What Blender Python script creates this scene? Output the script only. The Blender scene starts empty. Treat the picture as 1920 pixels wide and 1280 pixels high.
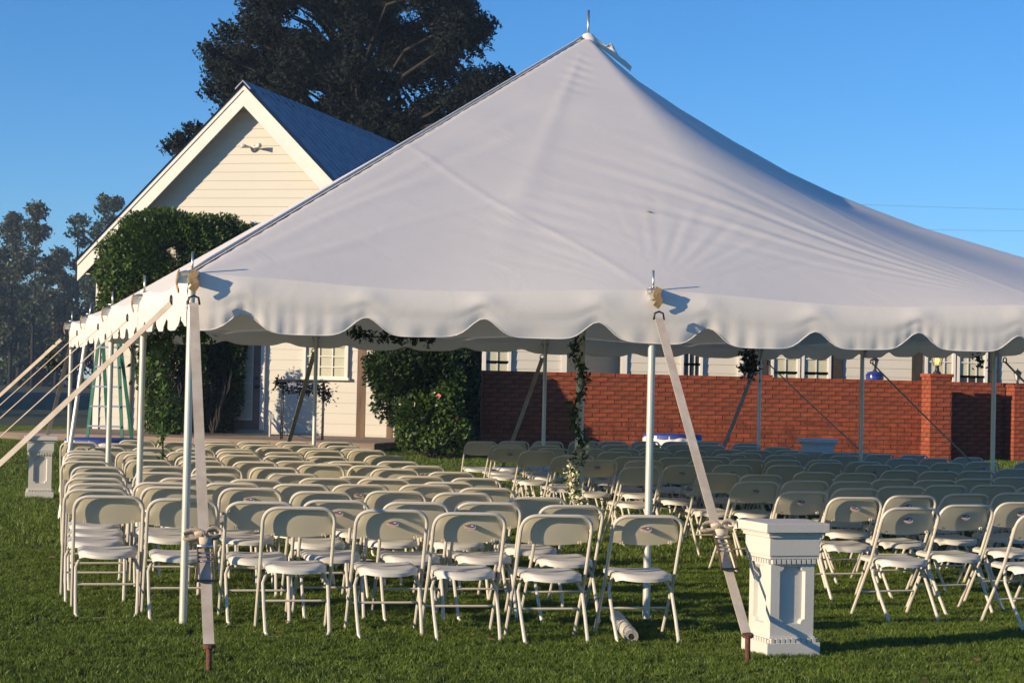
import bpy, bmesh, math, random
import numpy as np
from mathutils import Vector, Matrix, Euler
S = bpy.context.scene
R = math.radians
rnd = random.Random(7)
# ------------------------------------------------------------------ camera
F = 3700.0; HZ = 1.6
cam_d = bpy.data.cameras.new('camera'); cam = bpy.data.objects.new('camera', cam_d); S.collection.objects.link(cam)
cam_d.lens = F/1920*36; cam_d.sensor_width = 36; cam_d.clip_end = 3000; cam_d.clip_start = .1
CM = Matrix.Rotation(R(90)+math.atan(81/F), 3, 'X') @ Matrix.Rotation(R(1.3), 3, 'Z')
cam.matrix_world = Matrix.Translation((0, 0, HZ)) @ CM.to_4x4()
S.camera = cam
S.render.resolution_x = 1024; S.render.resolution_y = 682
# ------------------------------------------------------------------ light
SUN_AZ = math.atan2(-math.cos(R(32)), -math.sin(R(32)))          # compass angle of the sun, from +Y towards +X
SUN_EL = R(13.8)
w = bpy.data.worlds.new('World'); S.world = w; w.use_nodes = True
nt = w.node_tree; bg = nt.nodes['Background']
sky = nt.nodes.new('ShaderNodeTexSky'); sky.sky_type = 'NISHITA'; sky.sun_disc = False
sky.sun_elevation = SUN_EL; sky.sun_rotation = SUN_AZ
sky.air_density = 1.0; sky.dust_density = .0; sky.ozone_density = 6.0; sky.altitude = 1500
hs_ = nt.nodes.new('ShaderNodeHueSaturation'); hs_.inputs['Saturation'].default_value = 1.08
nt.links.new(sky.outputs[0], hs_.inputs['Color']); nt.links.new(hs_.outputs[0], bg.inputs[0]); bg.inputs[1].default_value = .108
sd = bpy.data.lights.new('sun', 'SUN'); sd.energy = 4.6; sd.angle = R(.5); sd.color = (1, .80, .56)
so = bpy.data.objects.new('sun', sd); S.collection.objects.link(so)
tosun = Vector((math.sin(SUN_AZ)*math.cos(SUN_EL), math.cos(SUN_AZ)*math.cos(SUN_EL), math.sin(SUN_EL)))
so.rotation_euler = tosun.to_track_quat('Z', 'Y').to_euler()
vs = S.view_settings; vs.view_transform = 'Standard'; vs.look = 'None'; vs.exposure = .62; vs.gamma = 1; vs.use_curve_mapping = False

# ------------------------------------------------------------------ helpers
def ray(x, y): return (CM @ Vector(((x-960)/F, -(y-640)/F, -1)))
def at(x, y, Y):
    d = ray(x, y); return Vector((0, 0, HZ)) + d*(Y/d.y)
def g(Y):                                   # the lawn rises gently towards the house
    t = min(1, max(0, (Y-26)/9)); return .4*t*t*(3-2*t)
def onground(x, y):
    d = ray(x, y); Y = 10.
    for i in range(4000):
        p = Vector((0, 0, HZ)) + d*(Y/d.y)
        if p.z <= g(Y): return p
        Y += .05
    return p
def tag(o, label=None, cat=None, group=None, kind=None):
    if label: o['label'] = label
    if cat: o['category'] = cat
    if group: o['group'] = group
    if kind: o['kind'] = kind
    return o
def empty(name, loc, rz=0, label=None, cat=None, group=None):
    o = bpy.data.objects.new(name, None); S.collection.objects.link(o); o.empty_display_size = .2
    o.location = loc; o.rotation_euler = (0, 0, rz); return tag(o, label, cat, group)
class MB:
    def __init__(s): s.v = []; s.f = []; s.m = []; s.mi = 0
    def add(s, vs, fs):
        n = len(s.v); s.v += [tuple(p) for p in vs]
        s.f += [tuple(i+n for i in f) for f in fs]; s.m += [s.mi]*len(fs); return s
    def box(s, c, d, rz=0, M=None):
        x, y, z = d[0]/2, d[1]/2, d[2]/2; vs = []
        cr, sr = math.cos(rz), math.sin(rz)
        for k in (-z, z):
            for (i, j) in ((-x, -y), (x, -y), (x, y), (-x, y)):
                vs.append((c[0]+i*cr-j*sr, c[1]+i*sr+j*cr, c[2]+k))
        return s.add(vs, [(0, 3, 2, 1), (4, 5, 6, 7), (0, 1, 5, 4), (1, 2, 6, 5), (2, 3, 7, 6), (3, 0, 4, 7)])
    def tube(s, path, r, n=8, cap=True, rs=None):
        P = [Vector(p) for p in path]; L = len(P); vs = []; fs = []
        up = None
        for i, p in enumerate(P):
            t = (P[min(i+1, L-1)]-P[max(i-1, 0)]).normalized()
            if up is None:
                up = Vector((0, 0, 1)) if abs(t.z) < .9 else Vector((0, 1, 0))
            a = t.cross(up).normalized(); b = a.cross(t).normalized(); up = b
            rr = rs[i] if rs else r
            for k in range(n):
                q = 2*math.pi*k/n; vs.append(p + a*rr*math.cos(q) + b*rr*math.sin(q))
        for i in range(L-1):
            for k in range(n):
                fs.append((i*n+k, i*n+(k+1) % n, (i+1)*n+(k+1) % n, (i+1)*n+k))
        if cap: fs += [tuple(range(n))[::-1], tuple((L-1)*n+k for k in range(n))]
        return s.add(vs, fs)
    def lathe(s, prof, c=(0, 0, 0), n=16):
        vs = []; fs = []
        for (r, z) in prof:
            for k in range(n):
                q = 2*math.pi*k/n; vs.append((c[0]+r*math.cos(q), c[1]+r*math.sin(q), c[2]+z))
        for i in range(len(prof)-1):
            for k in range(n): fs.append((i*n+k, i*n+(k+1) % n, (i+1)*n+(k+1) % n, (i+1)*n+k))
        fs += [tuple(range(n))[::-1], tuple((len(prof)-1)*n+k for k in range(n))]
        return s.add(vs, fs)
    def ribbon(s, pts, wd, wdt, th=.004):
        vs = []; fs = []; L = len(pts)
        for i, p in enumerate(pts):
            p = Vector(p); t = (Vector(pts[min(i+1, L-1)])-Vector(pts[max(i-1, 0)])).normalized()
            a = (Vector(wd)-t*t.dot(Vector(wd))).normalized()*wdt/2; nn = t.cross(a).normalized()*th/2
            vs += [p-a-nn, p+a-nn, p+a+nn, p-a+nn]
        for i in range(L-1):
            b = i*4
            for k in range(4): fs.append((b+k, b+(k+1) % 4, b+4+(k+1) % 4, b+4+k))
        fs += [(3, 2, 1, 0), tuple((L-1)*4+k for k in range(4))]
        return s.add(vs, fs)
    def build(s, name, mats, parent=None, smooth=False, off=None, bevel=0):
        me = bpy.data.meshes.new(name)
        vs = s.v if off is None else [(p[0]-off[0], p[1]-off[1], p[2]-off[2]) for p in s.v]
        me.from_pydata(vs, [], s.f)
        if not isinstance(mats, (list, tuple)): mats = [mats]
        for m in mats: me.materials.append(m)
        if len(mats) > 1: me.polygons.foreach_set('material_index', s.m)
        if smooth: me.shade_smooth()
        o = bpy.data.objects.new(name, me); S.collection.objects.link(o)
        if parent: o.parent = parent
        if bevel:
            b = o.modifiers.new('bevel', 'BEVEL'); b.width = bevel; b.segments = 2; b.limit_method = 'ANGLE'
        if smooth and not bevel:
            pass
        return o
def linked(name, me, parent, loc=(0, 0, 0), rot=(0, 0, 0), sc=(1, 1, 1)):
    o = bpy.data.objects.new(name, me); S.collection.objects.link(o); o.parent = parent
    o.location = loc; o.rotation_euler = rot; o.scale = sc; return o
def smooth_angle(o, a=40):
    me = o.data; me.shade_smooth()
    try: me.set_sharp_from_angle(angle=R(a))
    except Exception: pass

def mat(name, col, rough=.6, var=.12, scale=3., bump=0., bscale=60., metal=0., spec=.5, col2=None, stretch=None, detail=6, coat=0):
    m = bpy.data.materials.new(name); m.use_nodes = True; t = m.node_tree; p = t.nodes['Principled BSDF']
    p.inputs['Roughness'].default_value = rough; p.inputs['Metallic'].default_value = metal
    p.inputs['Specular IOR Level'].default_value = spec
    tc = t.nodes.new('ShaderNodeTexCoord'); mp = t.nodes.new('ShaderNodeMapping'); t.links.new(tc.outputs['Object'], mp.inputs[0])
    if stretch: mp.inputs['Scale'].default_value = stretch
    n = t.nodes.new('ShaderNodeTexNoise'); n.inputs['Scale'].default_value = scale; n.inputs['Detail'].default_value = detail
    t.links.new(mp.outputs[0], n.inputs[0])
    cr = t.nodes.new('ShaderNodeValToRGB'); t.links.new(n.outputs[0], cr.inputs[0])
    c1 = [c*(1-var) for c in col]+[1]; c2 = ([c*(1+var) for c in col] if col2 is None else list(col2))+[1]
    cr.color_ramp.elements[0].color = c1; cr.color_ramp.elements[1].color = c2
    cr.color_ramp.elements[0].position = .3; cr.color_ramp.elements[1].position = .7
    t.links.new(cr.outputs[0], p.inputs['Base Color'])
    if bump:
        n2 = t.nodes.new('ShaderNodeTexNoise'); n2.inputs['Scale'].default_value = bscale; n2.inputs['Detail'].default_value = 5
        t.links.new(mp.outputs[0], n2.inputs[0])
        b = t.nodes.new('ShaderNodeBump'); b.inputs['Strength'].default_value = bump; b.inputs['Distance'].default_value = .02
        t.links.new(n2.outputs[0], b.inputs['Height']); t.links.new(b.outputs[0], p.inputs['Normal'])
    return m
def leafmat(name, c1, c2, scale=2.5, trans=.25, rough=.5):
    m = bpy.data.materials.new(name); m.use_nodes = True; t = m.node_tree; p = t.nodes['Principled BSDF']
    gi = t.nodes.new('ShaderNodeNewGeometry'); n = t.nodes.new('ShaderNodeTexNoise'); n.inputs['Scale'].default_value = scale
    n.inputs['Detail'].default_value = 8; n.inputs['Roughness'].default_value = .8
    t.links.new(gi.outputs['Position'], n.inputs[0])
    ad = t.nodes.new('ShaderNodeMath'); ad.operation = 'MULTIPLY_ADD'; ad.inputs[1].default_value = .35; ad.inputs[2].default_value = -.17
    t.links.new(gi.outputs['Random Per Island'], ad.inputs[0])
    a2 = t.nodes.new('ShaderNodeMath'); t.links.new(n.outputs[0], a2.inputs[0]); t.links.new(ad.outputs[0], a2.inputs[1])
    cr = t.nodes.new('ShaderNodeValToRGB'); cr.color_ramp.elements[0].color = (*c1, 1); cr.color_ramp.elements[1].color = (*c2, 1)
    cr.color_ramp.elements[0].position = .3; cr.color_ramp.elements[1].position = .72
    t.links.new(a2.outputs[0], cr.inputs[0]); t.links.new(cr.outputs[0], p.inputs['Base Color'])
    p.inputs['Roughness'].default_value = rough; p.inputs['Specular IOR Level'].default_value = .3
    tr = t.nodes.new('ShaderNodeBsdfTranslucent'); t.links.new(cr.outputs[0], tr.inputs[0])
    mx = t.nodes.new('ShaderNodeMixShader'); mx.inputs[0].default_value = trans
    t.links.new(p.outputs[0], mx.inputs[1]); t.links.new(tr.outputs[0], mx.inputs[2])
    t.links.new(mx.outputs[0], t.nodes['Material Output'].inputs[0]); return m

M = {}
M['chair'] = mat('chair_plastic', (.66, .60, .44), .42, .04, 4, .03, 90)
M['tube'] = mat('chair_tube', (.61, .57, .48), .35, .05, 9, spec=.5)
M['seat'] = mat('seat_plastic', (.58, .56, .50), .38, .04, 4, .03, 80)
M['pole'] = mat('aluminium_pole', (.60, .60, .53), .36, .10, 6, .05, 40, metal=.3, stretch=(1, 1, .2))
M['steel'] = mat('galvanised_steel', (.55, .55, .53), .35, .15, 20, metal=.9)
M['black'] = mat('black_steel', (.02, .02, .022), .45, .2, 10)
M['rust'] = mat('rusty_iron', (.12, .045, .025), .85, .4, 25, .4, 90)
M['web'] = mat('webbing', (.56, .46, .34), .85, .14, 8, .25, 220, col2=(.64, .56, .45))
M['leather'] = mat('tan_leather', (.42, .28, .12), .7, .25, 12, .2, 60)
M['brass'] = mat('ratchet_zinc', (.16, .12, .07), .45, .3, 20, metal=.7)
M['white'] = mat('white_paint', (.78, .76, .70), .5, .03, 6, .05, 40)
M['ped'] = mat('pedestal_plaster', (.60, .58, .52), .55, .03, 5, .06, 60)
M['siding'] = mat('siding_paint', (.54, .52, .45), .6, .03, 2, .06, 30, stretch=(.3, 1, 1))
M['trim'] = mat('trim_paint', (.66, .64, .58), .55, .05, 3, .08, 20)
M['roof'] = mat('metal_roof', (.13, .145, .17), .5, .08, 3, metal=.05)
M['ribm'] = mat('rib_sky_sheen', (.27, .32, .40), .45, .15, 5)  # lighter rib faces: sky reflection along the ribs painted into the colour
M['mortar'] = mat('mortar', (.06, .045, .035), .95, .2, 14, .5, 80)
M['wood'] = mat('weathered_wood', (.20, .13, .08), .8, .3, 6, .3, 30, stretch=(1, 1, .15))
M['deck'] = mat('deck_wood', (.24, .18, .13), .85, .3, 4, .3, 30, stretch=(.2, 1, 1))
M['doorbrown'] = mat('door_brown', (.20, .13, .10), .6, .15, 8)
M['blind'] = mat('window_blind', (.50, .50, .38), .7, .06, 5)
M['shutter'] = mat('shutter_paint', (.035, .028, .022), .6, .2, 10)
M['green'] = mat('ladder_fibreglass', (.015, .14, .09), .5, .15, 10)
M['blue'] = mat('blue_cloth', (.02, .045, .24), .6, .2, 6)
M['urn'] = mat('blue_glaze', (.02, .04, .20), .2, .3, 12)
M['cloth'] = mat('white_tablecloth', (.76, .72, .68), .8, .05, 8, .3, 50)
M['bark'] = mat('bark', (.022, .018, .014), .95, .4, 6, .6, 18, stretch=(1, 1, .2))
M['dirt'] = mat('red_clay', (.24, .10, .05), .95, .2, 4, .3, 8)
M['cable'] = mat('cable', (.12, .13, .15), .6, .1)
M['pipe'] = mat('pvc_pipe', (.40, .40, .38), .5, .1)
M['petal'] = mat('white_petals', (.75, .72, .55), .7, .15, 30)
M['pink'] = mat('pink_petals', (.45, .10, .09), .7, .3, 30)
def glass(name, col, rough=.08):
    m = bpy.data.materials.new(name); m.use_nodes = True; p = m.node_tree.nodes['Principled BSDF']
    p.inputs['Base Color'].default_value = (*col, 1); p.inputs['Roughness'].default_value = rough; p.inputs['Specular IOR Level'].default_value = .6
    return m
M['dglass'] = glass('dark_window_glass', (.02, .025, .035))
M['lglass'] = glass('lantern_glass', (.55, .52, .42), .15)
bulb = bpy.data.materials.new('lit_bulb'); bulb.use_nodes = True
bp = bulb.node_tree.nodes['Principled BSDF']; bp.inputs['Emission Color'].default_value = (1, .5, .12, 1); bp.inputs['Emission Strength'].default_value = 2.5; bp.inputs['Base Color'].default_value = (.8, .5, .2, 1)
M['bulb'] = bulb
# brick material: tone differs from brick to brick
def brickmat():
    m = mat('red_brick', (.28, .052, .017), .9, .25, 9, .5, 60, col2=(.38, .084, .030))
    t = m.node_tree; p = t.nodes['Principled BSDF']; cr = [n for n in t.nodes if n.type == 'VALTORGB'][0]
    oi = t.nodes.new('ShaderNodeObjectInfo'); gi = t.nodes.new('ShaderNodeNewGeometry')
    a = t.nodes.new('ShaderNodeMath'); t.links.new(oi.outputs['Random'], a.inputs[0]); t.links.new(gi.outputs['Random Per Island'], a.inputs[1])
    fr = t.nodes.new('ShaderNodeMath'); fr.operation = 'FRACT'; t.links.new(a.outputs[0], fr.inputs[0])
    hs = t.nodes.new('ShaderNodeHueSaturation'); mr = t.nodes.new('ShaderNodeMapRange'); mr.inputs[3].default_value = .80; mr.inputs[4].default_value = 1.12
    t.links.new(fr.outputs[0], mr.inputs[0]); t.links.new(mr.outputs[0], hs.inputs['Value']); t.links.new(cr.outputs[0], hs.inputs['Color'])
    # pale lime bloom in patches
    tc = t.nodes.new('ShaderNodeNewGeometry'); n = t.nodes.new('ShaderNodeTexNoise'); n.inputs['Scale'].default_value = 7; n.inputs['Detail'].default_value = 8
    t.links.new(tc.outputs['Position'], n.inputs[0]); c2 = t.nodes.new('ShaderNodeValToRGB'); c2.color_ramp.elements[0].position = .62; c2.color_ramp.elements[1].position = .8
    c2.color_ramp.elements[1].color = (.28, .28, .28, 1)
    t.links.new(n.outputs[0], c2.inputs[0]); mx = t.nodes.new('ShaderNodeMixRGB'); t.links.new(c2.outputs[0], mx.inputs[0]); t.links.new(hs.outputs[0], mx.inputs[1]); mx.inputs[2].default_value = (.42, .25, .16, 1)
    t.links.new(mx.outputs[0], p.inputs['Base Color']); return m
M['brick'] = brickmat()
# tent vinyl: faint scuffs and weld seams, light cloth relief
def vinyl():
    m = mat('tent_vinyl', (.86, .825, .765), .5, .02, 1.2, spec=.35)
    t = m.node_tree; p = t.nodes['Principled BSDF']; cr = [n for n in t.nodes if n.type == 'VALTORGB'][0]
    tc = t.nodes.new('ShaderNodeTexCoord')
    n = t.nodes.new('ShaderNodeTexNoise'); n.inputs['Scale'].default_value = 3.; n.inputs['Detail'].default_value = 9; n.inputs['Roughness'].default_value = .7
    mp = t.nodes.new('ShaderNodeMapping'); mp.inputs['Scale'].default_value = (1, .25, 1); mp.inputs['Rotation'].default_value = (0, 0, .5)
    t.links.new(tc.outputs['Object'], mp.inputs[0]); t.links.new(mp.outputs[0], n.inputs[0])
    c2 = t.nodes.new('ShaderNodeValToRGB'); c2.color_ramp.elements[0].position = .64; c2.color_ramp.elements[1].position = .82; c2.color_ramp.elements[1].color = (.35, .35, .35, 1)
    t.links.new(n.outputs[0], c2.inputs[0]); mx = t.nodes.new('ShaderNodeMixRGB'); t.links.new(c2.outputs[0], mx.inputs[0]); t.links.new(cr.outputs[0], mx.inputs[1]); mx.inputs[2].default_value = (.42, .40, .36, 1)
    t.links.new(mx.outputs[0], p.inputs['Base Color'])
    n3 = t.nodes.new('ShaderNodeTexNoise'); n3.inputs['Scale'].default_value = 2.2; n3.inputs['Detail'].default_value = 7; n3.inputs['Roughness'].default_value = .62; n3.inputs['Distortion'].default_value = 1.2
    t.links.new(tc.outputs['Object'], n3.inputs[0])
    b = t.nodes.new('ShaderNodeBump'); b.inputs['Strength'].default_value = .12; b.inputs['Distance'].default_value = .03
    t.links.new(n3.outputs[0], b.inputs['Height']); t.links.new(b.outputs[0], p.inputs['Normal'])
    tr = t.nodes.new('ShaderNodeBsdfTranslucent'); tr.inputs[0].default_value = (.95, .85, .62, 1); ms = t.nodes.new('ShaderNodeMixShader'); ms.inputs[0].default_value = .14
    t.links.new(p.outputs[0], ms.inputs[1]); t.links.new(tr.outputs[0], ms.inputs[2]); t.links.new(ms.outputs[0], t.nodes['Material Output'].inputs[0])
    return m
M['vinyl'] = vinyl()
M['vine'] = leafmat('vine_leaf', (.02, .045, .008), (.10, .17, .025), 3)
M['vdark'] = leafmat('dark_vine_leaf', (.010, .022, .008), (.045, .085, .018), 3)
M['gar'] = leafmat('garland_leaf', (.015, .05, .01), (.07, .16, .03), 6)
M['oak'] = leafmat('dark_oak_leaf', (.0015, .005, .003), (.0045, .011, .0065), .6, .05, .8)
M['pine'] = leafmat('pine_needles', (.012, .026, .008), (.05, .075, .018), .5, .15)
M['decid'] = leafmat('autumn_leaf', (.02, .035, .012), (.07, .075, .028), .5, .2)
M['blade'] = leafmat('grass_blade', (.042, .076, .008), (.17, .245, .032), 2.4, .3, .45)
def groundmat():
    m = mat('lawn', (.018, .032, .006), .95, .3, 1.5, .6, 30, col2=(.035, .058, .010))
    return m
M['lawn'] = groundmat()

# ------------------------------------------------------------------ ground
def ground_sheet():
    ys = [-80, 0, 10, 18, 24, 26]+[26+.5*i for i in range(1, 19)]+[40, 60, 100, 200, 400, 700]
    xs = [-500, -200, -60, -20, 0, 20, 60, 200, 500]
    b = MB(); v = [(x, y, g(y)) for y in ys for x in xs]; n = len(xs)
    b.add(v, [(j*n+i, j*n+i+1, (j+1)*n+i+1, (j+1)*n+i) for j in range(len(ys)-1) for i in range(n-1)])
    o = b.build('ground', M['lawn'], smooth=True); tag(o, 'short green lawn that spreads under the tent and out to the field', kind='structure')
ground_sheet()
b = MB(); b.add([(-22, 40.2, .405), (-8.9, 40.4, .405), (-8.9, 41.6, .405), (-22, 42.2, .405)], [(0, 1, 2, 3)])
tag(b.build('path', M['dirt']), 'strip of bare red clay at the far edge of the lawn', kind='structure')

def tuft_mesh(seed, nb, h, spread, wdt):
    r = random.Random(seed); b = MB()
    for i in range(nb):
        x, y = r.gauss(0, spread), r.gauss(0, spread); a = r.uniform(0, 6.28); hh = h*r.uniform(.5, 1.25)
        lean = r.uniform(.1, .9)*hh; la = r.uniform(0, 6.28); dx, dy = math.cos(a)*wdt, math.sin(a)*wdt
        mx, my = x+math.cos(la)*lean*.35, y+math.sin(la)*lean*.35
        tx, ty = x+math.cos(la)*lean, y+math.sin(la)*lean
        b.add([(x-dx, y-dy, -.004), (x+dx, y+dy, -.004), (mx+dx*.8, my+dy*.8, hh*.6), (mx-dx*.8, my-dy*.8, hh*.6), (tx, ty, hh)], [(0, 1, 2, 3), (3, 2, 4)])
    me = bpy.data.meshes.new('grass_tuft'); me.from_pydata(b.v, [], b.f); me.materials.append(M['blade']); return me
def grass_area(name, label, quads, dens, tufts, seed, smin, smax):
    b = MB()
    for q in quads: b.add(q, [(0, 1, 2, 3)])
    o = b.build(name, M['lawn']); tag(o, label, 'grass', kind='stuff')
    col = bpy.data.collections.new(name+'_tufts')
    for t in tufts: col.objects.link(bpy.data.objects.new('tuft', t))
    ng = bpy.data.node_groups.new(name, 'GeometryNodeTree')
    ng.interface.new_socket('Geometry', in_out='INPUT', socket_type='NodeSocketGeometry'); ng.interface.new_socket('Geometry', in_out='OUTPUT', socket_type='NodeSocketGeometry')
    N = ng.nodes; L = ng.links; gi = N.new('NodeGroupInput'); go = N.new('NodeGroupOutput')
    d = N.new('GeometryNodeDistributePointsOnFaces'); d.inputs['Density'].default_value = dens; d.inputs['Seed'].default_value = seed
    ci = N.new('GeometryNodeCollectionInfo'); ci.inputs[0].default_value = col; ci.inputs['Separate Children'].default_value = True; ci.inputs['Reset Children'].default_value = True
    ip = N.new('GeometryNodeInstanceOnPoints'); ip.inputs['Pick Instance'].default_value = True
    rr = N.new('FunctionNodeRandomValue'); rr.data_type = 'FLOAT_VECTOR'; rr.inputs[0].default_value = (-.1, -.1, 0); rr.inputs[1].default_value = (.1, .1, 6.28)
    rs = N.new('FunctionNodeRandomValue'); rs.inputs[2].default_value = smin; rs.inputs[3].default_value = smax
    # patchy height
    ps = N.new('GeometryNodeInputPosition'); nz = N.new('ShaderNodeTexNoise'); nz.inputs['Scale'].default_value = 1.3
    mm = N.new('ShaderNodeMath'); mm.operation = 'MULTIPLY_ADD'; mm.inputs[1].default_value = 1.2; mm.inputs[2].default_value = .4
    m2 = N.new('ShaderNodeMath'); m2.operation = 'MULTIPLY'
    L.new(ps.outputs[0], nz.inputs[0]); L.new(nz.outputs[0], mm.inputs[0]); L.new(mm.outputs[0], m2.inputs[0]); L.new(rs.outputs[1], m2.inputs[1])
    L.new(gi.outputs[0], d.inputs[0]); L.new(d.outputs[0], ip.inputs[0]); L.new(ci.outputs[0], ip.inputs['Instance'])
    L.new(rr.outputs[0], ip.inputs['Rotation']); L.new(m2.outputs[0], ip.inputs['Scale']); L.new(ip.outputs[0], go.inputs[0])
    md = o.modifiers.new('grass', 'NODES'); md.node_group = ng
T1 = [tuft_mesh(i, 26, .028, .016, .0022) for i in range(6)]
T2 = [tuft_mesh(20+i, 22, .05, .06, .0035) for i in range(4)]
def strip(y0, y1, k=.285, z=.002): return [(-k*y0-.4, y0, g(y0)+z), (k*y0+.4, y0, g(y0)+z), (k*y1+.4, y1, g(y1)+z), (-k*y1-.4, y1, g(y1)+z)]
grass_area('lawn_grass', 'short dense grass of the near lawn in front of and between the chairs', [strip(9.5, 13), strip(13, 18)], 620, T1, 1, .7, 1.3)
grass_area('far_lawn_grass', 'short grass of the far lawn towards the house and brick wall', [strip(18, 22), strip(22, 26)]+[strip(26+i*1.5, 27.5+i*1.5) for i in range(6)]+[strip(35, 44)], 130, T2, 2, .6, 1.1)

def litter():
    b = MB(); r = random.Random(4)
    for i in range(420):
        Y = r.uniform(10.4, 20); X = r.uniform(-.3, .3)*Y; a = r.uniform(0, 6.3); l = r.uniform(.012, .03); z = r.uniform(.018, .032)
        c, s_ = math.cos(a)*l, math.sin(a)*l; t = r.uniform(-.3, .3)*l
        b.add([(X-c, Y-s_, z), (X+s_*.5, Y-c*.5, z+t), (X+c, Y+s_, z+.004), (X-s_*.5, Y+c*.5, z-t)], [(0, 1, 2, 3)])
    o = b.build('leaf_litter', mat('dry_leaf', (.20, .12, .05), .8, .4, 9)); tag(o, 'scattered small dry brown leaves on the near grass', 'leaves', kind='stuff')
litter()
# ------------------------------------------------------------------ tent
AL = R(15.9); U = Vector((math.cos(AL), math.sin(AL), 0)); V = Vector((-math.sin(AL), math.cos(AL), 0))
C0 = Vector((-2.075, 12.73, 0)); LA, LB, ZE, ZP = 9.48, 12.94, 2.27, 5.2
tent = empty('pole_tent', C0+U*LA/2+V*LB/2, 0, 'large white pole tent with one peak and a scalloped valance over the chairs', 'tent')
TO = tent.location
def tw(a, b_, z=0): return C0+U*a+V*b_+Vector((0, 0, z))
sagT = ([0, .083, .246, .426, .586, .8, 1], [1, .845, .605, .36, .18, .06, 0])
def eave(s, bay):
    q = (s/bay) % 1; return ZE-.055*math.sin(math.pi*q)**2
def canopy():
    na, nb = 300, 380
    A, B = np.meshgrid(np.linspace(0, LA, na), np.linspace(0, LB, nb))
    x = (A-LA/2)/(LA/2); y = (B-LB/2)/(LB/2); r = np.maximum(np.abs(x), np.abs(y)); r1 = np.maximum(r, 1e-6)
    px = x/r1; py = y/r1
    th = np.arctan2(y, x)
    d = np.abs((th-(-3*math.pi/4)+math.pi) % (2*math.pi)-math.pi)
    wl = np.clip((1.5-d)/.85, 0, 1); wl = wl*wl*(3-2*wl)
    rho = np.hypot(A-LA/2, B-LB/2); u_ = np.clip(r, 0, 1)
    h_ = np.interp(rho, [0, .3, .54, 1.0, 1.6, 2.2, 2.78, 3.3, 3.82, 5, 6.5, 8.1], [2.93, 2.66, 2.46, 2.16, 1.82, 1.51, 1.27, 1.09, .92, .62, .38, .24])
    k_ = np.ones(41)/41; h_ = h_
    sg = h_/2.93*(1-u_**3.2); lin = 1-r
    prof = sg*(1-wl)+lin*wl
    ex = np.where(np.abs(x) >= np.abs(y), (py+1)/2*LB/3.235, (px+1)/2*LA/3.16)
    sag = .055*np.sin(np.pi*ex)**2*r**5
    Z = ZE+(ZP-ZE)*prof-sag
    def fan(pa, pb, phi0, phi1, r0, r1_, n, amp, ph=0):
        dx, dy = A-pa, B-pb; rho = np.hypot(dx, dy); phi = np.arctan2(dy, dx)
        wn = np.clip((phi-phi0)/(phi1-phi0), 0, 1); win = np.sin(np.pi*wn)**1.2
        rad = np.clip((rho-.15)/(r0), 0, 1)*np.clip((r1_-rho)/(r1_*.6), 0, 1)
        ph2 = .35*np.sin(rho*2.3+ph)
        return amp*win*rad*(np.sin(phi*n+ph+ph2*3)*.7+.4*np.sin(phi*n*1.63+ph*2))
    Z += fan(3.16, 0, R(15), R(88), .5, 2.3, 56, .0032)
    Z += fan(3.16, 0, R(100), R(165), .4, 1.6, 30, .0015, 1)
    Z += fan(6.32, 0, R(112), R(165), .8, 4.6, 50, .0055, .5)
    Z += fan(0, 0, R(40), R(62), 1.5, 7.5, 80, .0018, 2)
    Z += fan(0, 0, R(5), R(40), .6, 3.2, 40, .0015, .3)
    Z += fan(LA/2, LB/2, R(-110), R(-60), .2, 1.0, 40, .0015, .3)
    # the loose fold down the slope left of the peak
    fx = (A-LA/2)*.62+(B-LB/2)*.62*LA/LB
    q = np.abs(th-(-2.05)); band = np.exp(-(q/.10)**2)*np.clip(r*6, 0, 1)*np.clip((1-r)*3, 0, 1)
    Z += .0035*band*np.sin(A*14+B*19)*np.clip(np.sin(r*9), 0, 1)+.004*np.exp(-((th+2.1)/.025)**2)*np.clip(r*5, 0, 1)*np.clip((1-r)*4, 0, 1)
    def crease(a0, b0, a1, b1, amp, wd):
        L_ = math.hypot(a1-a0, b1-b0); ux, uy = (a1-a0)/L_, (b1-b0)/L_
        t = (A-a0)*ux+(B-b0)*uy; dd_ = -(A-a0)*uy+(B-b0)*ux+.03*np.sin(t*2.5)
        return amp*np.exp(-(dd_/wd)**2)*np.clip(t*3, 0, 1)*np.clip((L_-t)*2, 0, 1)
    Z += crease(3.16, 0, 1.9, 3.0, .004, .035)+crease(1.9, 3.0, 3.9, 5.9, .008, .05)-crease(2.0, 2.9, 4.0, 5.8, .006, .06)
    Z += crease(6.32, 0, 5.2, 3.4, .003, .035)+crease(0, 0, 2.2, 2.2, .004, .05)+crease(.2, .0, 3.0, 2.0, .003, .04)
    Z -= crease(3.5, .25, 5.1, .9, .004, .03)+crease(1.0, .5, 2.4, .9, .002, .03)
    # small soft ripples all over
    Z += (.0012*np.sin(A*5.1+1.3*np.sin(B*1.7))+.0012*np.sin(B*4.3+A*1.9+1.1*np.sin(A*2.2)))*np.clip((1-r)*4, 0, 1)
    P = (np.stack([A, B], -1))
    X = C0.x+U.x*A+V.x*B-TO.x; Y = C0.y+U.y*A+V.y*B-TO.y
    co = np.stack([X, Y, Z], -1).reshape(-1, 3)
    i = np.arange(nb-1)[:, None]*na+np.arange(na-1)[None, :]
    fs = np.stack([i, i+1, i+1+na, i+na], -1).reshape(-1, 4)
    global ZG; ZG = Z
    me = bpy.data.meshes.new('canopy'); me.from_pydata(co.tolist(), [], fs.tolist()); me.materials.append(M['vinyl']); me.shade_smooth()
    o = bpy.data.objects.new('canopy', me); S.collection.objects.link(o); o.parent = tent
    tag(o, 'smooth white vinyl roof that rises to the peak')
canopy()
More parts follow.
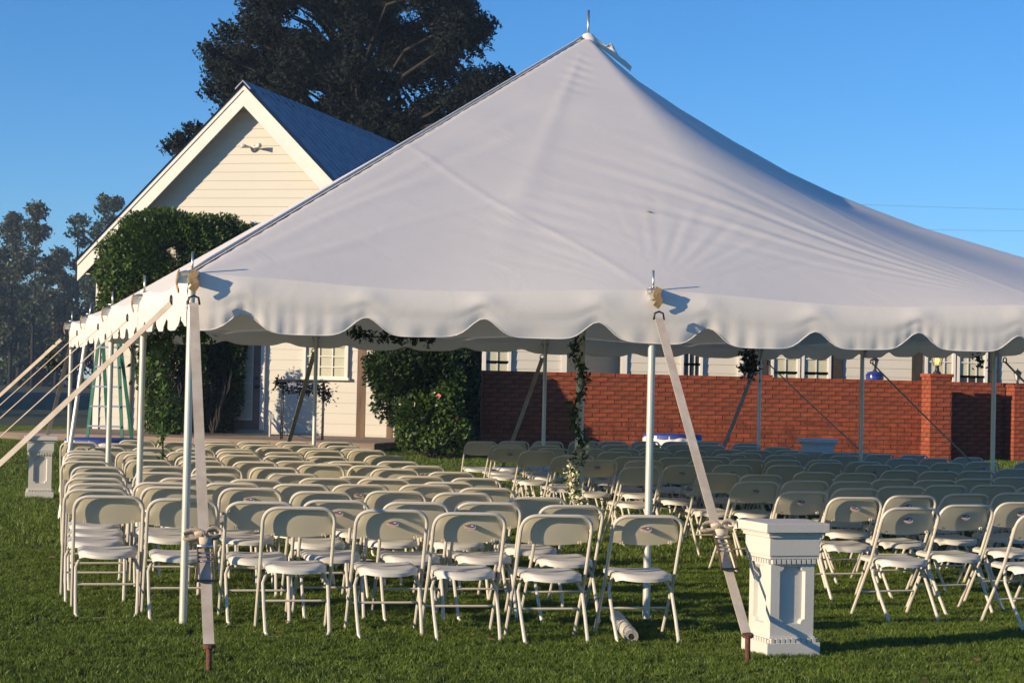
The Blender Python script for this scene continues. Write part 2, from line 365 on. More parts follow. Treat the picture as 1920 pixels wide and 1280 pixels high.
def zc(a, b_):
    nb, na = ZG.shape; fa, fb = a/LA*(na-1), b_/LB*(nb-1); i, j = min(na-2, int(fa)), min(nb-2, int(fb)); u, v = fa-i, fb-j
    return ZG[j, i]*(1-u)*(1-v)+ZG[j, i+1]*u*(1-v)+ZG[j+1, i]*(1-u)*v+ZG[j+1, i+1]*u*v
dd = ray(1217, 399); yy = 12.8
while yy < 20:
    p_ = Vector((0, 0, HZ))+dd*(yy/dd.y); rl = p_-C0; a, b_ = rl.dot(U), rl.dot(V)
    if 0 < a < LA and 0 < b_ < LB and p_.z <= zc(a, b_): break
    yy += .01
q = MB(); q.add([p_+Vector(c) for c in ((-.03, -.02, .006), (.0, -.03, .012), (.035, -.01, .004), (.0, .01, .012))], [(0, 1, 2, 3)]); q.build('torn_patch', M['leather'], tent, False, TO)
def valance(side, L, bay, base, amp, phase, outer):
    # side: function s -> world xy ; outer: outward unit vector
    b = MB(); n = int(L/.02); rows = 12; r = random.Random(int(L*7+phase*10))
    vs = []
    for i in range(n+1):
        s = L*i/n; top = eave(s, bay)
        q = ((s-phase)/.806) % 1; q = min(q, 1-q)      # 0 at the notch
        notch = math.exp(-(q/.155)**2)*1.0 if q < .5 else 0
        zb = base+amp*notch-.012*math.sin(6.28*s/bay)
        corner = math.exp(-min(s, L-s)/.12)
        fold = .0018*math.sin(s*7+math.sin(s*3)*2)+.0022*math.sin(s*37+2*math.sin(s*5))*max(0, math.sin(s*2.1))**3+.0018*math.sin(s*71)*max(0, math.sin(s*1.3+1))**4
        for j in range(rows+1):
            t = j/rows; z = top+(zb-top)*t
            bulge = .032*math.sin(min(1, t*2.2)*math.pi/2)*(1-corner)+.012*math.sin(t*math.pi)
            cre = .002*math.sin(9*t+s*4)*t*math.sin(s*6)
            p = side(s)+outer*(bulge+fold*t**3*2.0-.006*math.exp(-((t-.62)/.05)**2)+.010*max(0, t-.66)*math.sin(s*24+3*math.sin(s*4))+cre+.004)
            vs.append((p.x-TO.x, p.y-TO.y, z))
    m = rows+1
    b.add(vs, [(i*m+j, i*m+j+1, (i+1)*m+j+1, (i+1)*m+j) for i in range(n) for j in range(rows)])
    o = b.build('valance', M['vinyl'], tent, smooth=True)
    hem = MB(); hem.tube([(vs[i*m+rows][0], vs[i*m+rows][1], vs[i*m+rows][2]) for i in range(0, n+1, 2)], .004, 5)
    hem.build('hem', M['vinyl'], o, smooth=True)
    return o
valance(lambda s: tw(s, 0), LA, 3.16, 1.905, .125, .337, -V)
valance(lambda s: tw(0, s), LB, 3.235, 1.93, .09, .3, -U)
valance(lambda s: tw(s, LB), LA, 3.16, 2.03, .05, .35, V)
valance(lambda s: tw(LA, s), LB, 3.235, 2.03, .06, .2, U)
# hip rope with lacing along the near-left hip
pk = tw(LA/2, LB/2, ZP)
hp = [tw(LA/2*t, LB/2*t, ZE+(ZP-ZE)*t) for t in [i/30 for i in range(31)]]
b = MB(); b.tube([p+Vector((-.035, .03, .012)) for p in hp], .013, 8); b.build('hip_flap', M['vinyl'], tent, True, TO)
b = MB(); b.tube([p+Vector((-.008, .006, .002)) for p in hp], .004, 6); b.build('lacing', M['black'], tent, True, TO)
# loose flap at the peak
b = MB(); r = random.Random(3); vs = []
for i in range(15):
    t = i/14; base = pk+Vector((.02+.42*t, -.04, -.03-.30*t**1.1)); h = .015+.075*math.exp(-((t-.48)/.09)**2)+.012*math.sin(t*9)**2
    vs += [base+Vector((0, -.02, -.03)), base+Vector((.01, -.02*math.sin(t*12), h*.6)), base+Vector((.02, .015*math.sin(t*15), h))]
b.add(vs, [(i*3+j, i*3+j+1, i*3+j+4, i*3+j+3) for i in range(14) for j in range(2)])
o = b.build('peak_flap', M['vinyl'], tent, True, TO); sm = o.modifiers.new('s', 'SOLIDIFY'); sm.thickness = .006
b = MB(); b.lathe([(.14, -.10), (.10, -.03), (.05, .02), (.03, .03)], pk-TO, 20); b.build('peak_cap', M['vinyl'], tent, True)
# poles
def pole(a, bb, base=None, r=.026, zt=ZE, pin=.16):
    top = tw(a, bb, zt-.02); bs = Vector(base) if base else tw(a, bb, g(tw(a, bb).y)); 
    m = MB(); m.tube([bs-Vector((0, 0, .03)), top], r, 14); o = m.build('pole', M['pole'], tent, True, TO); smooth_angle(o)
    d = (top-bs).normalized()
    q = MB(); q.tube([top, top+d*pin], .008, 8); q.build('pin', M['steel'], o, True, TO)
    q = MB(); q.lathe([(.045, 0), (.045, .006)], top+d*.03-TO, 14); q.build('washer', M['steel'], o, False)
    fp = MB(); fp.box(bs+Vector((0, 0, .008))-TO, (.13, .13, .012), AL); fp.build('foot_plate', M['rust'], o)
front = [(3.16*i, 0) for i in range(4)]
left = [(0, 3.235*i) for i in range(1, 5)]
back = [(3.16*i, LB) for i in range(1, 4)]
right = [(LA, 3.235*i) for i in range(1, 4)]
for (a, bb) in front+left+back+right:
    bs = None
    if (a, bb) == left[2]: bs = tw(-.28, bb-.25, 0)
    pole(a, bb, bs)
pole(LA/2, LB/2, None, .042, ZP, .0)
b = MB(); b.tube([pk-Vector((0, 0, .05)), pk+Vector((0, 0, .27))], .013, 10); b.build('peak_rod', M['steel'], tent, True, TO)
# pole-head hardware, straps and stakes
def head(p, out, side, cornerish=False):
    h = MB(); h.mi = 0
    h.lathe([(.05, -.02), (.055, 0), (.045, .012), (.015, .02)], p-TO, 12)
    for sx in (-1, 1):
        h.box(p+out*.03+side*(.022*sx)-Vector((0, 0, .035))-TO, (.012, .06, .06), math.atan2(side.y, side.x))
    ob = h.build('pole_head', M['steel'], tent)
    l = MB(); pts = [p+out*(.055+.012*math.sin(t*3.14))+side*(.012)*math.cos(t*9)+Vector((0, 0, .015-.13*t)) for t in [i/8 for i in range(9)]]
    l.ribbon(pts, side, .05, .010); l.build('webbing_loop', M['leather'], ob, False, TO)
    k = MB(); q = p+out*.10-Vector((0, 0, .16)); k.tube([q-side*.038-Vector((0, 0, .045)), q-side*.03, q+Vector((0, 0, .012)), q+side*.03, q+side*.038-Vector((0, 0, .045))], .007, 6)
    k.build('strap_hook', M['black'], ob, True, TO); return q-Vector((0, 0, .035))
def stake(p, top):
    b = MB(); b.tube([Vector(p)-Vector((0, 0, .1)), Vector(top)], .016, 10)
    o = b.build('stake', M['rust'], tent, True, TO)
    b = MB(); d = (Vector(top)-Vector(p)).normalized(); b.tube([Vector(top)-d*.004, Vector(top)+d*.014], .034, 12); b.build('stake_head', M['rust'], o, False, TO)
def strap(p0, p1, side, wdt=.058, ratchet=None, name='guy_strap', bow=True, th=.004):
    p0 = Vector(p0); p1 = Vector(p1); n = 14
    if side is None:
        tc_ = (Vector((0, 0, HZ))-p0.lerp(p1, .5)).normalized(); side = (p1-p0).normalized().cross((tosun+tc_).normalized()).normalized()
    pts = [p0.lerp(p1, i/n)-Vector((0, 0, .02*math.sin(math.pi*i/n))) for i in range(n+1)]
    b = MB(); b.ribbon(pts, side, wdt, th); o = b.build(name, M['web'], tent, False, TO)
    if ratchet is None: return o
    d = (p1-p0).normalized(); c = p0.lerp(p1, ratchet); nrm = side.cross(d).normalized()
    if nrm.y > 0: nrm = -nrm
    for sx in (-1, 1):
        q = MB(); q.ribbon([c-d*.02+side*.042*sx+nrm*.02, c+d*.10+side*.044*sx+nrm*.03, c+d*.26+side*.05*sx+nrm*.01], nrm, .03, .005); q.build('ratchet_plate', M['brass'], o, False, TO)
    q = MB()
    for t in (.03, .08, .11, .14): q.tube([c+d*t-side*.045+nrm*.03, c+d*t+side*.045+nrm*.03], .006 if t > .03 else .014, 8)
    q.build('ratchet_spool', M['steel'], o, True, TO)
    q = MB(); q.tube([c+d*.0-side*.034+nrm*.035, c+d*.0+side*.034+nrm*.035], .026, 12); q.build('strap_roll', M['web'], o, True, TO)
    q = MB(); q.box((0, 0, 0), (.11, .02, .012), math.atan2(side.y, side.x)); q.v = [tuple(Vector(v)+c+d*.265-TO+nrm*.012) for v in q.v]; q.build('ratchet_bar', M['black'], o)
    if bow:
        q = MB(); cc = c-d*.045+nrm*.045
        for sx in (-1, 1):
            ln = .085 if sx < 0 else .06
            pts = [cc+side*sx*(.012+ln*(1-math.cos(t*6.283))*.5*1.25)+Vector((0, 0, .024*math.sin(t*6.283)+.006*sx))+nrm*.004*math.sin(t*9) for t in [i/14 for i in range(15)]]
            q.ribbon(pts, nrm+Vector((0, 0, .25)), .042, .003)
        q.tube([cc-side*.06, cc-side*.02+Vector((0, 0, .012)), cc+side*.03, cc+side*.05], .013, 8)
        q.build('strap_bow', M['web'], o, True, TO)
    return o
H = {}
for (a, bb) in front:
    out = -V; p = tw(a, bb, ZE)+out*.03
    H[a] = head(p, out, U)
st = [(at(392, 1212, 10.72), at(392, 1262, 10.72)), (at(1402, 1192, 11.6), at(1402, 1243, 11.63))]
for k, (a, rt) in enumerate(((0, .735), (3.16, .715))):
    tp, bs = st[k]; bs.z = 0; q = H[a]
    stake(bs, tp); strap(q, tp-Vector((0, 0, .01)), U, .06, rt)
for a in (6.32, 9.48):
    bs = tw(a+.35, -2.1); tp = bs+Vector((0, 0, .13)); stake(bs, tp); strap(H[a], tp, U, .06, .7, bow=False)
hl = head(tw(0, 0, ZE)-U*.03, -U, V)
bs = tw(-2.12, -.25); stake(bs, bs+Vector((0, 0, .13))); strap(hl, bs+Vector((0, 0, .13)), None, .038)
for (a, bb) in left:
    p = tw(a, bb, ZE)-U*.03; q = head(p-Vector((0, 0, .03)), -U, V); bs = tw(-2.12, bb); bs.z = g(bs.y)
    w_ = .045 if bb > 12 else .009
    stake(bs, bs+Vector((0, 0, .13))); strap(q, bs+Vector((0, 0, .13)), None, w_, None)
# rear and right guy straps seen through the tent
for i, (a, bb) in enumerate(back):
    p = tw(a, bb, ZE-.1); q = head(p+V*.03, V, U); bs = at((525, 935, 1330)[i], (862, 862, 862)[i], 28.9); bs.z = g(bs.y)
    stake(bs, bs+Vector((0, 0, .13))); strap(q, bs+Vector((0, 0, .13)), U, .06, None)
p = tw(0, LB, ZE-.1); q = head(p+V*.03, V, U); bs = tw(-.3, LB+2.2); bs.z = g(bs.y); stake(bs, bs+Vector((0, 0, .13))); strap(q, bs+Vector((0, 0, .13)), U, .05, None)
for (a, bb) in right+[(LA, LB)]:
    p = tw(a, bb, ZE-.1); q = head(p+U*.03, U, V); bs = tw(a+2.3, bb); bs.z = g(bs.y)
    stake(bs, bs+Vector((0, 0, .13))); strap(q, bs+Vector((0, 0, .13)), V, .05, None)
# scuffed patch on the slope above the second front pole: small dark tear
b = MB(); pc = None
# ------------------------------------------------------------------ chairs
def chair_meshes():
    meshes = {}
    def bz(p, q, r_, n=4): return [Vector(p).lerp(Vector(q), t).lerp(Vector(q).lerp(Vector(r_), t), t) for t in [i/n for i in range(n+1)]]
    W = .225
    path = [(-W, .245, 0), (-W, -.035, .43), (-W, -.165, .70)]+bz((-W, -.165, .70), (-W, -.212, .795), (-W+.10, -.213, .797), 7)[1:]
    full = path+[(-p[0], p[1], p[2]) for p in reversed(path)]
    b = MB(); b.tube(full, .0115, 8); meshes['back_frame'] = (b, M['tube'], True)
    for sx in (-1, 1):
        pts = [(sx*.160, .05, .405), (sx*.185, .01, .36), (sx*.205, -.03, .315), (sx*.203, -.14, .16), (sx*.198, -.235, .03), (sx*.185, -.25, .008)]
        b = MB(); b.tube(pts, .011, 8, rs=[.011, .011, .011, .011, .0115, .009]); b.tube([(sx*.198, -.215, .06), (sx*.196, -.24, .012), (sx*.165, -.262, .004)], .0065, 6); meshes['leg%d' % sx] = (b, M['tube'], True)
    b = MB(); b.tube([(-W, .125, .19), (-.15, .118, .19), (.15, .118, .19), (W, .125, .19)], .008, 6); meshes['stretcher'] = (b, M['tube'], True)
    b = MB(); b.tube([(-.185, -.25, .008), (-.15, -.262, .006), (.15, -.262, .006), (.185, -.25, .008)], .004, 5); meshes['foot_rail'] = (b, M['tube'], True)
    # back panel: a bowed shell set inside the frame
    b = MB(); nx, nz = 16, 7; vs = []
    for fr in (0, 1):
        for j in range(nz+1):
            t = j/nz
            for i in range(nx+1):
                s_ = -1+2*i/nx; zt = .79-.095*max(0, (abs(s_)-.62)/.38)**2.4; zb = .628-.020*(1-s_*s_)
                z = zb+(zt-zb)*t; yl = -.035-(z-.43)*.478
                y = yl+.037*(1-.0*s_)+.010*math.cos(s_*1.57)*-1 +.008*t*0 + .006*fr
                vs.append((s_*(W-.008), y-.004*math.sin(t*3.14), z))
    m = nx+1; K = (nx+1)*(nz+1)
    fs = [(j*m+i, j*m+i+1, (j+1)*m+i+1, (j+1)*m+i) for j in range(nz) for i in range(nx)]
    fs += [(K+j*m+i, K+(j+1)*m+i, K+(j+1)*m+i+1, K+j*m+i+1) for j in range(nz) for i in range(nx)]
    rim = [i for i in range(m)]+[j*m+nx for j in range(1, nz+1)]+[nz*m+i for i in range(nx-1, -1, -1)]+[j*m for j in range(nz-1, 0, -1)]
    for a_, c_ in zip(rim, rim[1:]+rim[:1]): fs.append((a_, K+a_, K+c_, c_))
    b.add(vs, fs); 
    for sx in (-1, 1):                                   # moulded lugs at the lower corners
        b.box((sx*.165, -.130, .628), (.005, .012, .022)); b.box((sx*.15, -.130, .628), (.005, .012, .016))
    meshes['backrest'] = (b, M['chair'], True)
    # seat: dished shell with moulded ribs, rounded rear edge
    b = MB(); nx, ny = 20, 26; vs = []
    for fr in (0, 1):
        for j in range(ny+1):
            t = j/ny
            for i in range(nx+1):
                s_ = -1+2*i/nx; hw = .205-.022*(1-t)**3-.012*t
                yr = -.215+.11*abs(s_)**2.6; yf = .185-.012*s_*s_
                y = yr+(yf-yr)*t; x = s_*hw
                z = .428+.012*s_*s_+.010*t-.022*max(0, (.12-t)/.12)**2-.018*max(0, abs(s_)-.85)/.15
                rib = .0065*max(0, math.sin(t*8*math.pi)) if .18 < t < .85 and abs(s_) < .85 else 0
                edge = (abs(s_) > .97 or t < .03 or t > .97)
                z = z-rib if fr == 0 else z-(.021 if edge else .010)
                vs.append((x, y, z))
    m = nx+1; K = (nx+1)*(ny+1)
    fs = [(j*m+i, j*m+i+1, (j+1)*m+i+1, (j+1)*m+i) for j in range(ny) for i in range(nx)]
    fs += [(K+j*m+i, K+(j+1)*m+i, K+(j+1)*m+i+1, K+j*m+i+1) for j in range(ny) for i in range(nx)]
    rim = [i for i in range(m)]+[j*m+nx for j in range(1, ny+1)]+[ny*m+i for i in range(nx-1, -1, -1)]+[j*m for j in range(ny-1, 0, -1)]
    for a_, c_ in zip(rim, rim[1:]+rim[:1]): fs.append((a_, K+a_, K+c_, c_))
    b.add(vs, fs); meshes['seat'] = (b, M['seat'], True)
    return meshes
CM_ = chair_meshes(); CME = {}
for k, (b, m_, s_) in CM_.items():
    o = b.build(k, m_, None, s_); smooth_angle(o, 35); CME[k] = o.data; bpy.data.objects.remove(o)
# rental sticker: small printed badge (flat print)
dm = [mat('decal_white', (.50, .46, .36), .5), mat('decal_red', (.28, .09, .06), .5), mat('decal_blue', (.06, .08, .20), .5), mat('decal_pink', (.55, .28, .26), .5), mat('decal_yellow', (.45, .30, .06), .5)]
def decal():
    b = MB()
    def el(cx, cz, rx, rz, mi, y, a0=0, a1=2*math.pi, n=14):
        b.mi = mi; pts = [(cx, y, cz)]+[(cx+rx*math.cos(a0+(a1-a0)*i/n), y, cz+rz*math.sin(a0+(a1-a0)*i/n)) for i in range(n+1)]
        b.add(pts, [(0, i, i+1) for i in range(1, n+1)])
    el(0, 0, .040, .026, 0, 0)
    el(.014, .004, .022, .014, 2, -.0006)
    el(.016, .005, .010, .006, 0, -.0010)
    b.mi = 1; b.add([(-.036, -.0007, .008), (-.010, -.0007, .014), (.004, -.0007, .012), (.002, -.0007, -.004), (-.012, -.0007, -.006), (-.022, -.0007, .001)], [(0, 5, 4, 3, 2, 1)])
    b.mi = 4; b.add([(-.030, -.0011, .010), (-.012, -.0011, .013), (-.016, -.0011, .008)], [(0, 2, 1)])
    for i, (x0, x1) in enumerate(((-.026, -.018), (-.015, -.008), (-.005, .003), (.006, .012), (.015, .024))):
        b.mi = 3; b.add([(x0, -.0008, -.020), (x1, -.0008, -.020), (x1, -.0008, -.013), (x0, -.0008, -.013)], [(0, 1, 2, 3)])
    o = b.build('sticker', dm); me = o.data; bpy.data.objects.remove(o); return me
DEC = decal()
LEFT = [(205,930),(344,935.6),(490,940),(631,938),(781,941),(918,942),(1073,947),
 (183,917),(186,906.6),(180,896),(185,886),(184,874.7),(162,864.4),(165,856),(166,850),(163,844.7),(150,828.7),(200,838),
 (324.6,912),(308,904.7),(303,886),(351,896),(305,873.8),(280,861.6),(274,851),(259,846.6),(285,839),(257.5,825.5),(229,831.6),
 (352,847.5),(372,855),(379,862.5),(408,874),(401,889),(437,905.6),(471,915),(330,827.5),(366,841),(407.5,827.5),(415,832),(477,828),
 (447,846.6),(454,853),(480,865),(481,898.3),(443,841.5),(488,833.6),(550,828.6),(563,833.6),(631,828.6),(644,835.8),(594,839.5),
 (516,839),(672.7,841.3),(610,844.6),(689.6,844),(533,847.5),(533,855),(723,853.8),(615,856),(557,864.7),(653,865),(747.6,865.3),
 (627,869),(602,871.5),(698,872.8),(793.6,873.4),(516.8,876.7),(742,879),(551.8,888),(848,885),(788.6,892.7),(679,893),(720.8,896.4),
 (612,896.4),(841,903.5),(565.5,908.4),(677.6,907.8),(802,908.4),(604.9,921.6),(744,920.5),(869.5,924),(1008,932),(913.8,914.8),(893,896),
 (562.7,951.8),(736.6,955.5),(883,960.8),(1047,965.5),(1218,966)]
RIGHT = [(903.4,828.4),(964,828),(950,834),(957,839),(1009,845.5),(1023,835.4),(1028,828.4),(1038,840.5),(1070,854.7),(1123,861.7),
 (1097,827.5),(1106,841),(1081,852),(1150.6,828.4),(1158,834.6),(1170,841.6),(1154.5,847),(1185.6,855.8),(1210,864),(1204,875.5),
 (1212,828.4),(1218,834.6),(1231,846.5),(1228,840.5),(1268,857),(1284,872),(1324.7,862),(1296,844),(1338,856),(1348.8,886.7),
 (1375.6,871.4),(1366,843),(1370,851.7),(1278,833.6),(1270,829.5),(1334,835.8),(1329,829.5),(1399.6,849.5),(1403,861.6),(1401,832),
 (1401,837),(1420,844.5),(1428,889),(1420,902.7),(1466,853.5),(1470.7,862.7),(1476,872.5),(1460,839),(1482,844),(1490,850),(1522.6,846),
 (1547,862),(1551.6,867),(1529.8,885),(1513.4,901.4),(1509,921),(1586,854),(1567,849),(1611,848.8),(1651.5,851.4),(1714.4,852.5),
 (1622,865.6),(1692,859),(1756.5,859),(1816.6,857.3),(1641,871),(1711,871),(1778,867.8),(1843,865.2),(1606.6,886.4),(1690,882),
 (1763,883.6),(1832,882),(1934,866.7),(1903.6,879),(1598,901.7),(1676.7,898.4),(1756,900),(1830,897.4),(1900,895),(1608,916),
 (1692.5,911.6),(1776.8,910.5),(1865,909.4),(1947,912.6),(1605.5,932),(1712,929),(1813,925.4),(1909,923.6),(1713,952),(1817,946.6),
 (1921,942.6),(1964,963),(1985,882),(1978,897),(2015,944),(2010,925)]
STK = [(736.6,955.5),(883,960.8),(1218,966),(631,938),(677.6,907.8),(471,915),(150,828.7),(793.6,873.4),(957,839),(1123,861.7),(1284,872),
 (1420,902.7),(1509,921),(1605.5,932),(1713,952),(1817,946.6),(1712,929),(1921,942.6),(1375.6,871.4),(1641,871),(1778,867.8),(1843,865.2),(1692.5,911.6),(1909,923.6)]
def chair_pos(x, y):
    d = ray(x, y); Y = 9.
    while Y < 60:
        z = HZ+d.z*(Y/d.y)
        if z <= .803+g(Y): break
        Y += .02
    return d.x*(Y/d.y), Y
CH = []
for blk, lst in (('left', LEFT), ('right', RIGHT)):
    files = {}
    for (x, y) in lst:
        X, Y = chair_pos(x, y)
        rot = R(12.5+rnd.gauss(0, 1.5)) if blk == 'left' else R(19+rnd.gauss(0, 2.5))
        if y > 950 and blk == 'left': rot = R(11.5)
        # top of the back stands .213 behind the seat centre
        px, py = X-math.sin(rot)*.213, Y+math.cos(rot)*.213
        c = (px+.235*(py-13.1)-(-2.63))/.505 if blk == 'left' else (px+.235*(py-13.8)-2.8)/.58
        near = blk == 'left' and y > 950
        CH.append([blk, near, round(c), px, py, rot, (x, y) in STK])
ordn = ['nearest', 'second', 'third', 'fourth', 'fifth', 'sixth', 'seventh', 'eighth', 'ninth', 'tenth', 'eleventh', 'twelfth', 'thirteenth', 'fourteenth', 'fifteenth', 'sixteenth', 'seventeenth', 'eighteenth', 'nineteenth', 'twentieth', 'twenty-first', 'twenty-second', 'twenty-third', 'twenty-fourth']
num = ['leftmost']+ordn[1:]
from collections import defaultdict
fl = defaultdict(list)
for c in CH: fl[(c[0], c[1], c[2])].append(c)
blkfiles = {}
for key in fl: blkfiles.setdefault(key[:2], []).append(key[2])
first = None
for key in sorted(fl):
    fs_ = sorted(blkfiles[key[:2]]); fi = fs_.index(key[2])
    for n, c in enumerate(sorted(fl[key], key=lambda q: q[4])):
        root = empty('folding_chair', (c[3], c[4], g(c[4])), c[5]); root.rotation_euler.x = rnd.gauss(0, .006)
        st_ = 'with sticker' if c[6] else 'without sticker'
        if key[1]:
            lab = 'white folding chair %s, %s of the loose front row of five' % (st_, num[fi] if fi < len(num) else 'last')
        else:
            lab = '%s block white folding chair %s, file %s from the left, %s in it' % (key[0], st_, ('one' if fi == 0 else 'two' if fi == 1 else ordn[fi] if fi else ''), ordn[n])
            lab = 'white folding chair %s, %s block, %s file from left, %s from front' % (st_, key[0], 'first' if fi == 0 else ordn[fi], 'nearest' if n == 0 else ordn[n])
        tag(root, lab, 'chair', 'white folding chairs in rows under the tent')
        for k, me in CME.items():
            nm = 'leg' if k.startswith('leg') else k
            linked(nm, me, root)
        if c[6]:
            linked('sticker', DEC, root, (rnd.uniform(-.015, .015), -.166, .715), (R(-25.5), 0, rnd.uniform(-.05, .05)))

# ------------------------------------------------------------------ pedestals
def ped_meshes():
    out = []
    def blk(name, parts, bev=.003):
        b = MB()
        for c, d in parts: b.box(c, d)
        out.append((name, b, bev))
    blk('base', [((0, 0, .045), (.355, .355, .09)), ((0, 0, .10), (.325, .325, .02)), ((0, 0, .118), (.305, .305, .016))], .004)
    blk('capital', [((0, 0, .60), (.32, .32, .02)), ((0, 0, .665), (.335, .335, .11)), ((0, 0, .73), (.36, .36, .02)), ((0, 0, .745), (.375, .375, .012))], .003)
    blk('cap', [((0, 0, .78), (.42, .42, .055))], .004)
    return out
pedm = []
for name, b, bev in ped_meshes():
    o = b.build(name, M['ped'], bevel=bev); pedm.append((name, o)); o.parent = None
# shaft with four recessed panels with scooped corners
bm = bmesh.new(); hw, z0, z1 = .145, .126, .59
pw, pz0, pz1, nr = .085, .20, .545, .028
outl = []
def arc(cx, cz, a0, a1, n=5): return [(cx+nr*math.cos(R(a0+(a1-a0)*i/n)), cz+nr*math.sin(R(a0+(a1-a0)*i/n))) for i in range(n+1)]
outl += arc(-pw, pz0, 90, 0)+arc(pw, pz0, 180, 90)+arc(pw, pz1, 270, 180)+arc(-pw, pz1, 0, -90)
for k in range(4):
    rot = Matrix.Rotation(k*math.pi/2, 3, 'Z')
    P = lambda x, y, z: rot @ Vector((x, y, z))
    ov = [bm.verts.new(P(x, -hw, z)) for x, z in ((-hw, z0), (hw, z0), (hw, z1), (-hw, z1))]
    iv = [bm.verts.new(P(x, -hw, z)) for x, z in outl]
    iv2 = [bm.verts.new(P(x*.9, -hw+.026, (z-.3725)*.972+.3725)) for x, z in outl]
    ed = [bm.edges.new((ov[i], ov[(i+1) % 4])) for i in range(4)]+[bm.edges.new((iv[i], iv[(i+1) % len(iv)])) for i in range(len(iv))]
    bmesh.ops.triangle_fill(bm, edges=ed, use_beauty=True)
    for i in range(len(iv)):
        j = (i+1) % len(iv); bm.faces.new((iv[i], iv[j], iv2[j], iv2[i]))
    bm.faces.new(iv2)
bmesh.ops.recalc_face_normals(bm, faces=bm.faces)
shm = bpy.data.meshes.new('shaft'); bm.to_mesh(shm); shm.materials.append(M['ped'])
dt = MB(); dt.box((0, 0, 0), (.022, .02, .026)); dto = dt.build('dentil', M['ped']); dtm = dto.data; bpy.data.objects.remove(dto)
PEDP = [(n, o.data, o) for n, o in pedm]
def pedestal(loc, rz, label):
    root = empty('pedestal', loc, rz, label, 'pedestal', 'white display pedestals around the tent')
    for n, me, src in PEDP:
        o = linked(n, me, root)
        m_ = o.modifiers.new('bevel', 'BEVEL'); m_.width = .003; m_.segments = 2
    linked('shaft', shm, root)
    for k in range(4):
        rot = Matrix.Rotation(k*math.pi/2, 3, 'Z')
        for (z, w_, yy) in ((.575, .30, .158), (.103, .31, .166)):
            for i in range(9):
                x = -w_/2+w_*(i+.5)/9; p = rot @ Vector((x, -yy+.004, z)); linked('dentil', dtm, root, p, (0, 0, k*math.pi/2))
p = at(1478, 1219, 12.12); pedestal((1.675, 12.05, 0), R(19), 'white pedestal standing in the near lawn on the right, beside the staked strap')
pedestal((-6.05, 25.5, 0), R(13), 'white pedestal at the far left corner of the tent, left of the chairs')
q = at(1534, 820, 29); pedestal((q.x, 29, g(29)+.0), R(37), 'white pedestal in front of the brick wall behind the right chair block')
for n, o in pedm: bpy.data.objects.remove(o)

# roll of aisle runner under the front chair
r0, r1 = at(1184, 1183, 12.35), at(1151, 1150, 13.5); r0.z = r1.z = .05
root = empty('aisle_runner_roll', (r0.x, r0.y, 0), 0, 'rolled up white plastic aisle runner lying on grass under the rightmost front chair', 'runner')
d = (r1-r0).normalized(); b = MB(); n = 24
b.tube([r0+d*(1.0*i/n) for i in range(n+1)], .045, 18, False, rs=[.045+.002*math.sin(i*2.1)+.0015*math.sin(i*5) for i in range(n+1)])
o = b.build('film', mat('white_film', (.62, .60, .52), .35, .15, 12, .6, 40), root, True, root.location)
b = MB(); s_ = d.cross(Vector((0, 0, 1))); vs = []
pts = []
for i in range(90):
    a = i*.32; rr = .019+.026*i/90; pts.append(r0-d*.0015+s_*rr*math.cos(a)+Vector((0, 0, rr*math.sin(a))))
b.ribbon(pts, d, .006, .0016); b.build('film_edge', M['cloth'], root, False, root.location)
b = MB(); b.tube([r0+d*.003, r0+d*.9], .022, 14); b.build('core', M['black'], root, True, root.location)

# ------------------------------------------------------------------ tables
def round_table(X, Y, rad, label):
    z0 = g(Y); root = empty('round_table', (X, Y, z0), 0, label, 'table', 'round cloth covered tables')
    b = MB(); b.lathe([(rad, .70), (rad+.004, .735), (rad, .742)], n=40); b.build('tabletop', M['wood'], root, True)
    for i in range(4):
        a = .785+i*1.571; m_ = MB(); m_.tube([(math.cos(a)*rad*.7, math.sin(a)*rad*.7, 0), (math.cos(a)*rad*.6, math.sin(a)*rad*.6, .70)], .016, 8); m_.build('leg', M['steel'], root, True)
    c = empty('tablecloth', (X, Y, z0), 0, label.replace('round table', 'cloth').replace('covered', 'hanging'), 'tablecloth')
    b = MB(); n = 96; vs = [(0, 0, .752)]
    rows = [(.9, .752), (1.0, .750), (1.025, .735), (1.03, .6), (1.05, .4), (1.08, .2), (1.10, .03)]
    for k, (f, z) in enumerate(rows):
        for i in range(n):
            a = 6.2832*i/n; fo = (.0 if k < 2 else (k-1)*.012*math.sin(a*13+math.sin(a*4)*1.3)); rr = rad*(f+fo); vs.append((rr*math.cos(a), rr*math.sin(a), z))
    fs = [(0, 1+i, 1+(i+1) % n) for i in range(n)]
    for k in range(len(rows)-1):
        for i in range(n): fs.append((1+k*n+i, 1+(k+1)*n+i, 1+(k+1)*n+(i+1) % n, 1+k*n+(i+1) % n))
    b.add(vs, fs); b.build('cloth', M['cloth'], c, True)
    b = MB(); vs = [(0, 0, .758)]
    for k, (f, z) in enumerate(((1.0, .757), (1.035, .742), (1.04, .70))):
        for i in range(n): a = 6.2832*i/n; vs.append((rad*f*math.cos(a), rad*f*math.sin(a), z+(.02*math.sin(a*4) if k == 2 else 0)))
    fs = [(0, 1+i, 1+(i+1) % n) for i in range(n)]
    for k in range(2):
        for i in range(n): fs.append((1+k*n+i, 1+(k+1)*n+i, 1+(k+1)*n+(i+1) % n, 1+k*n+(i+1) % n))
    b.add(vs, fs); b.build('topper', M['blue'], c, True)
q = at(190, 822, 26.2); round_table(q.x, 26.4, .50, 'round table covered in white and blue cloth at far left under the tent')
q = at(1263, 818, 29.6); round_table(q.x, 29.8, .43, 'round table covered in white and blue cloth before the brick wall')

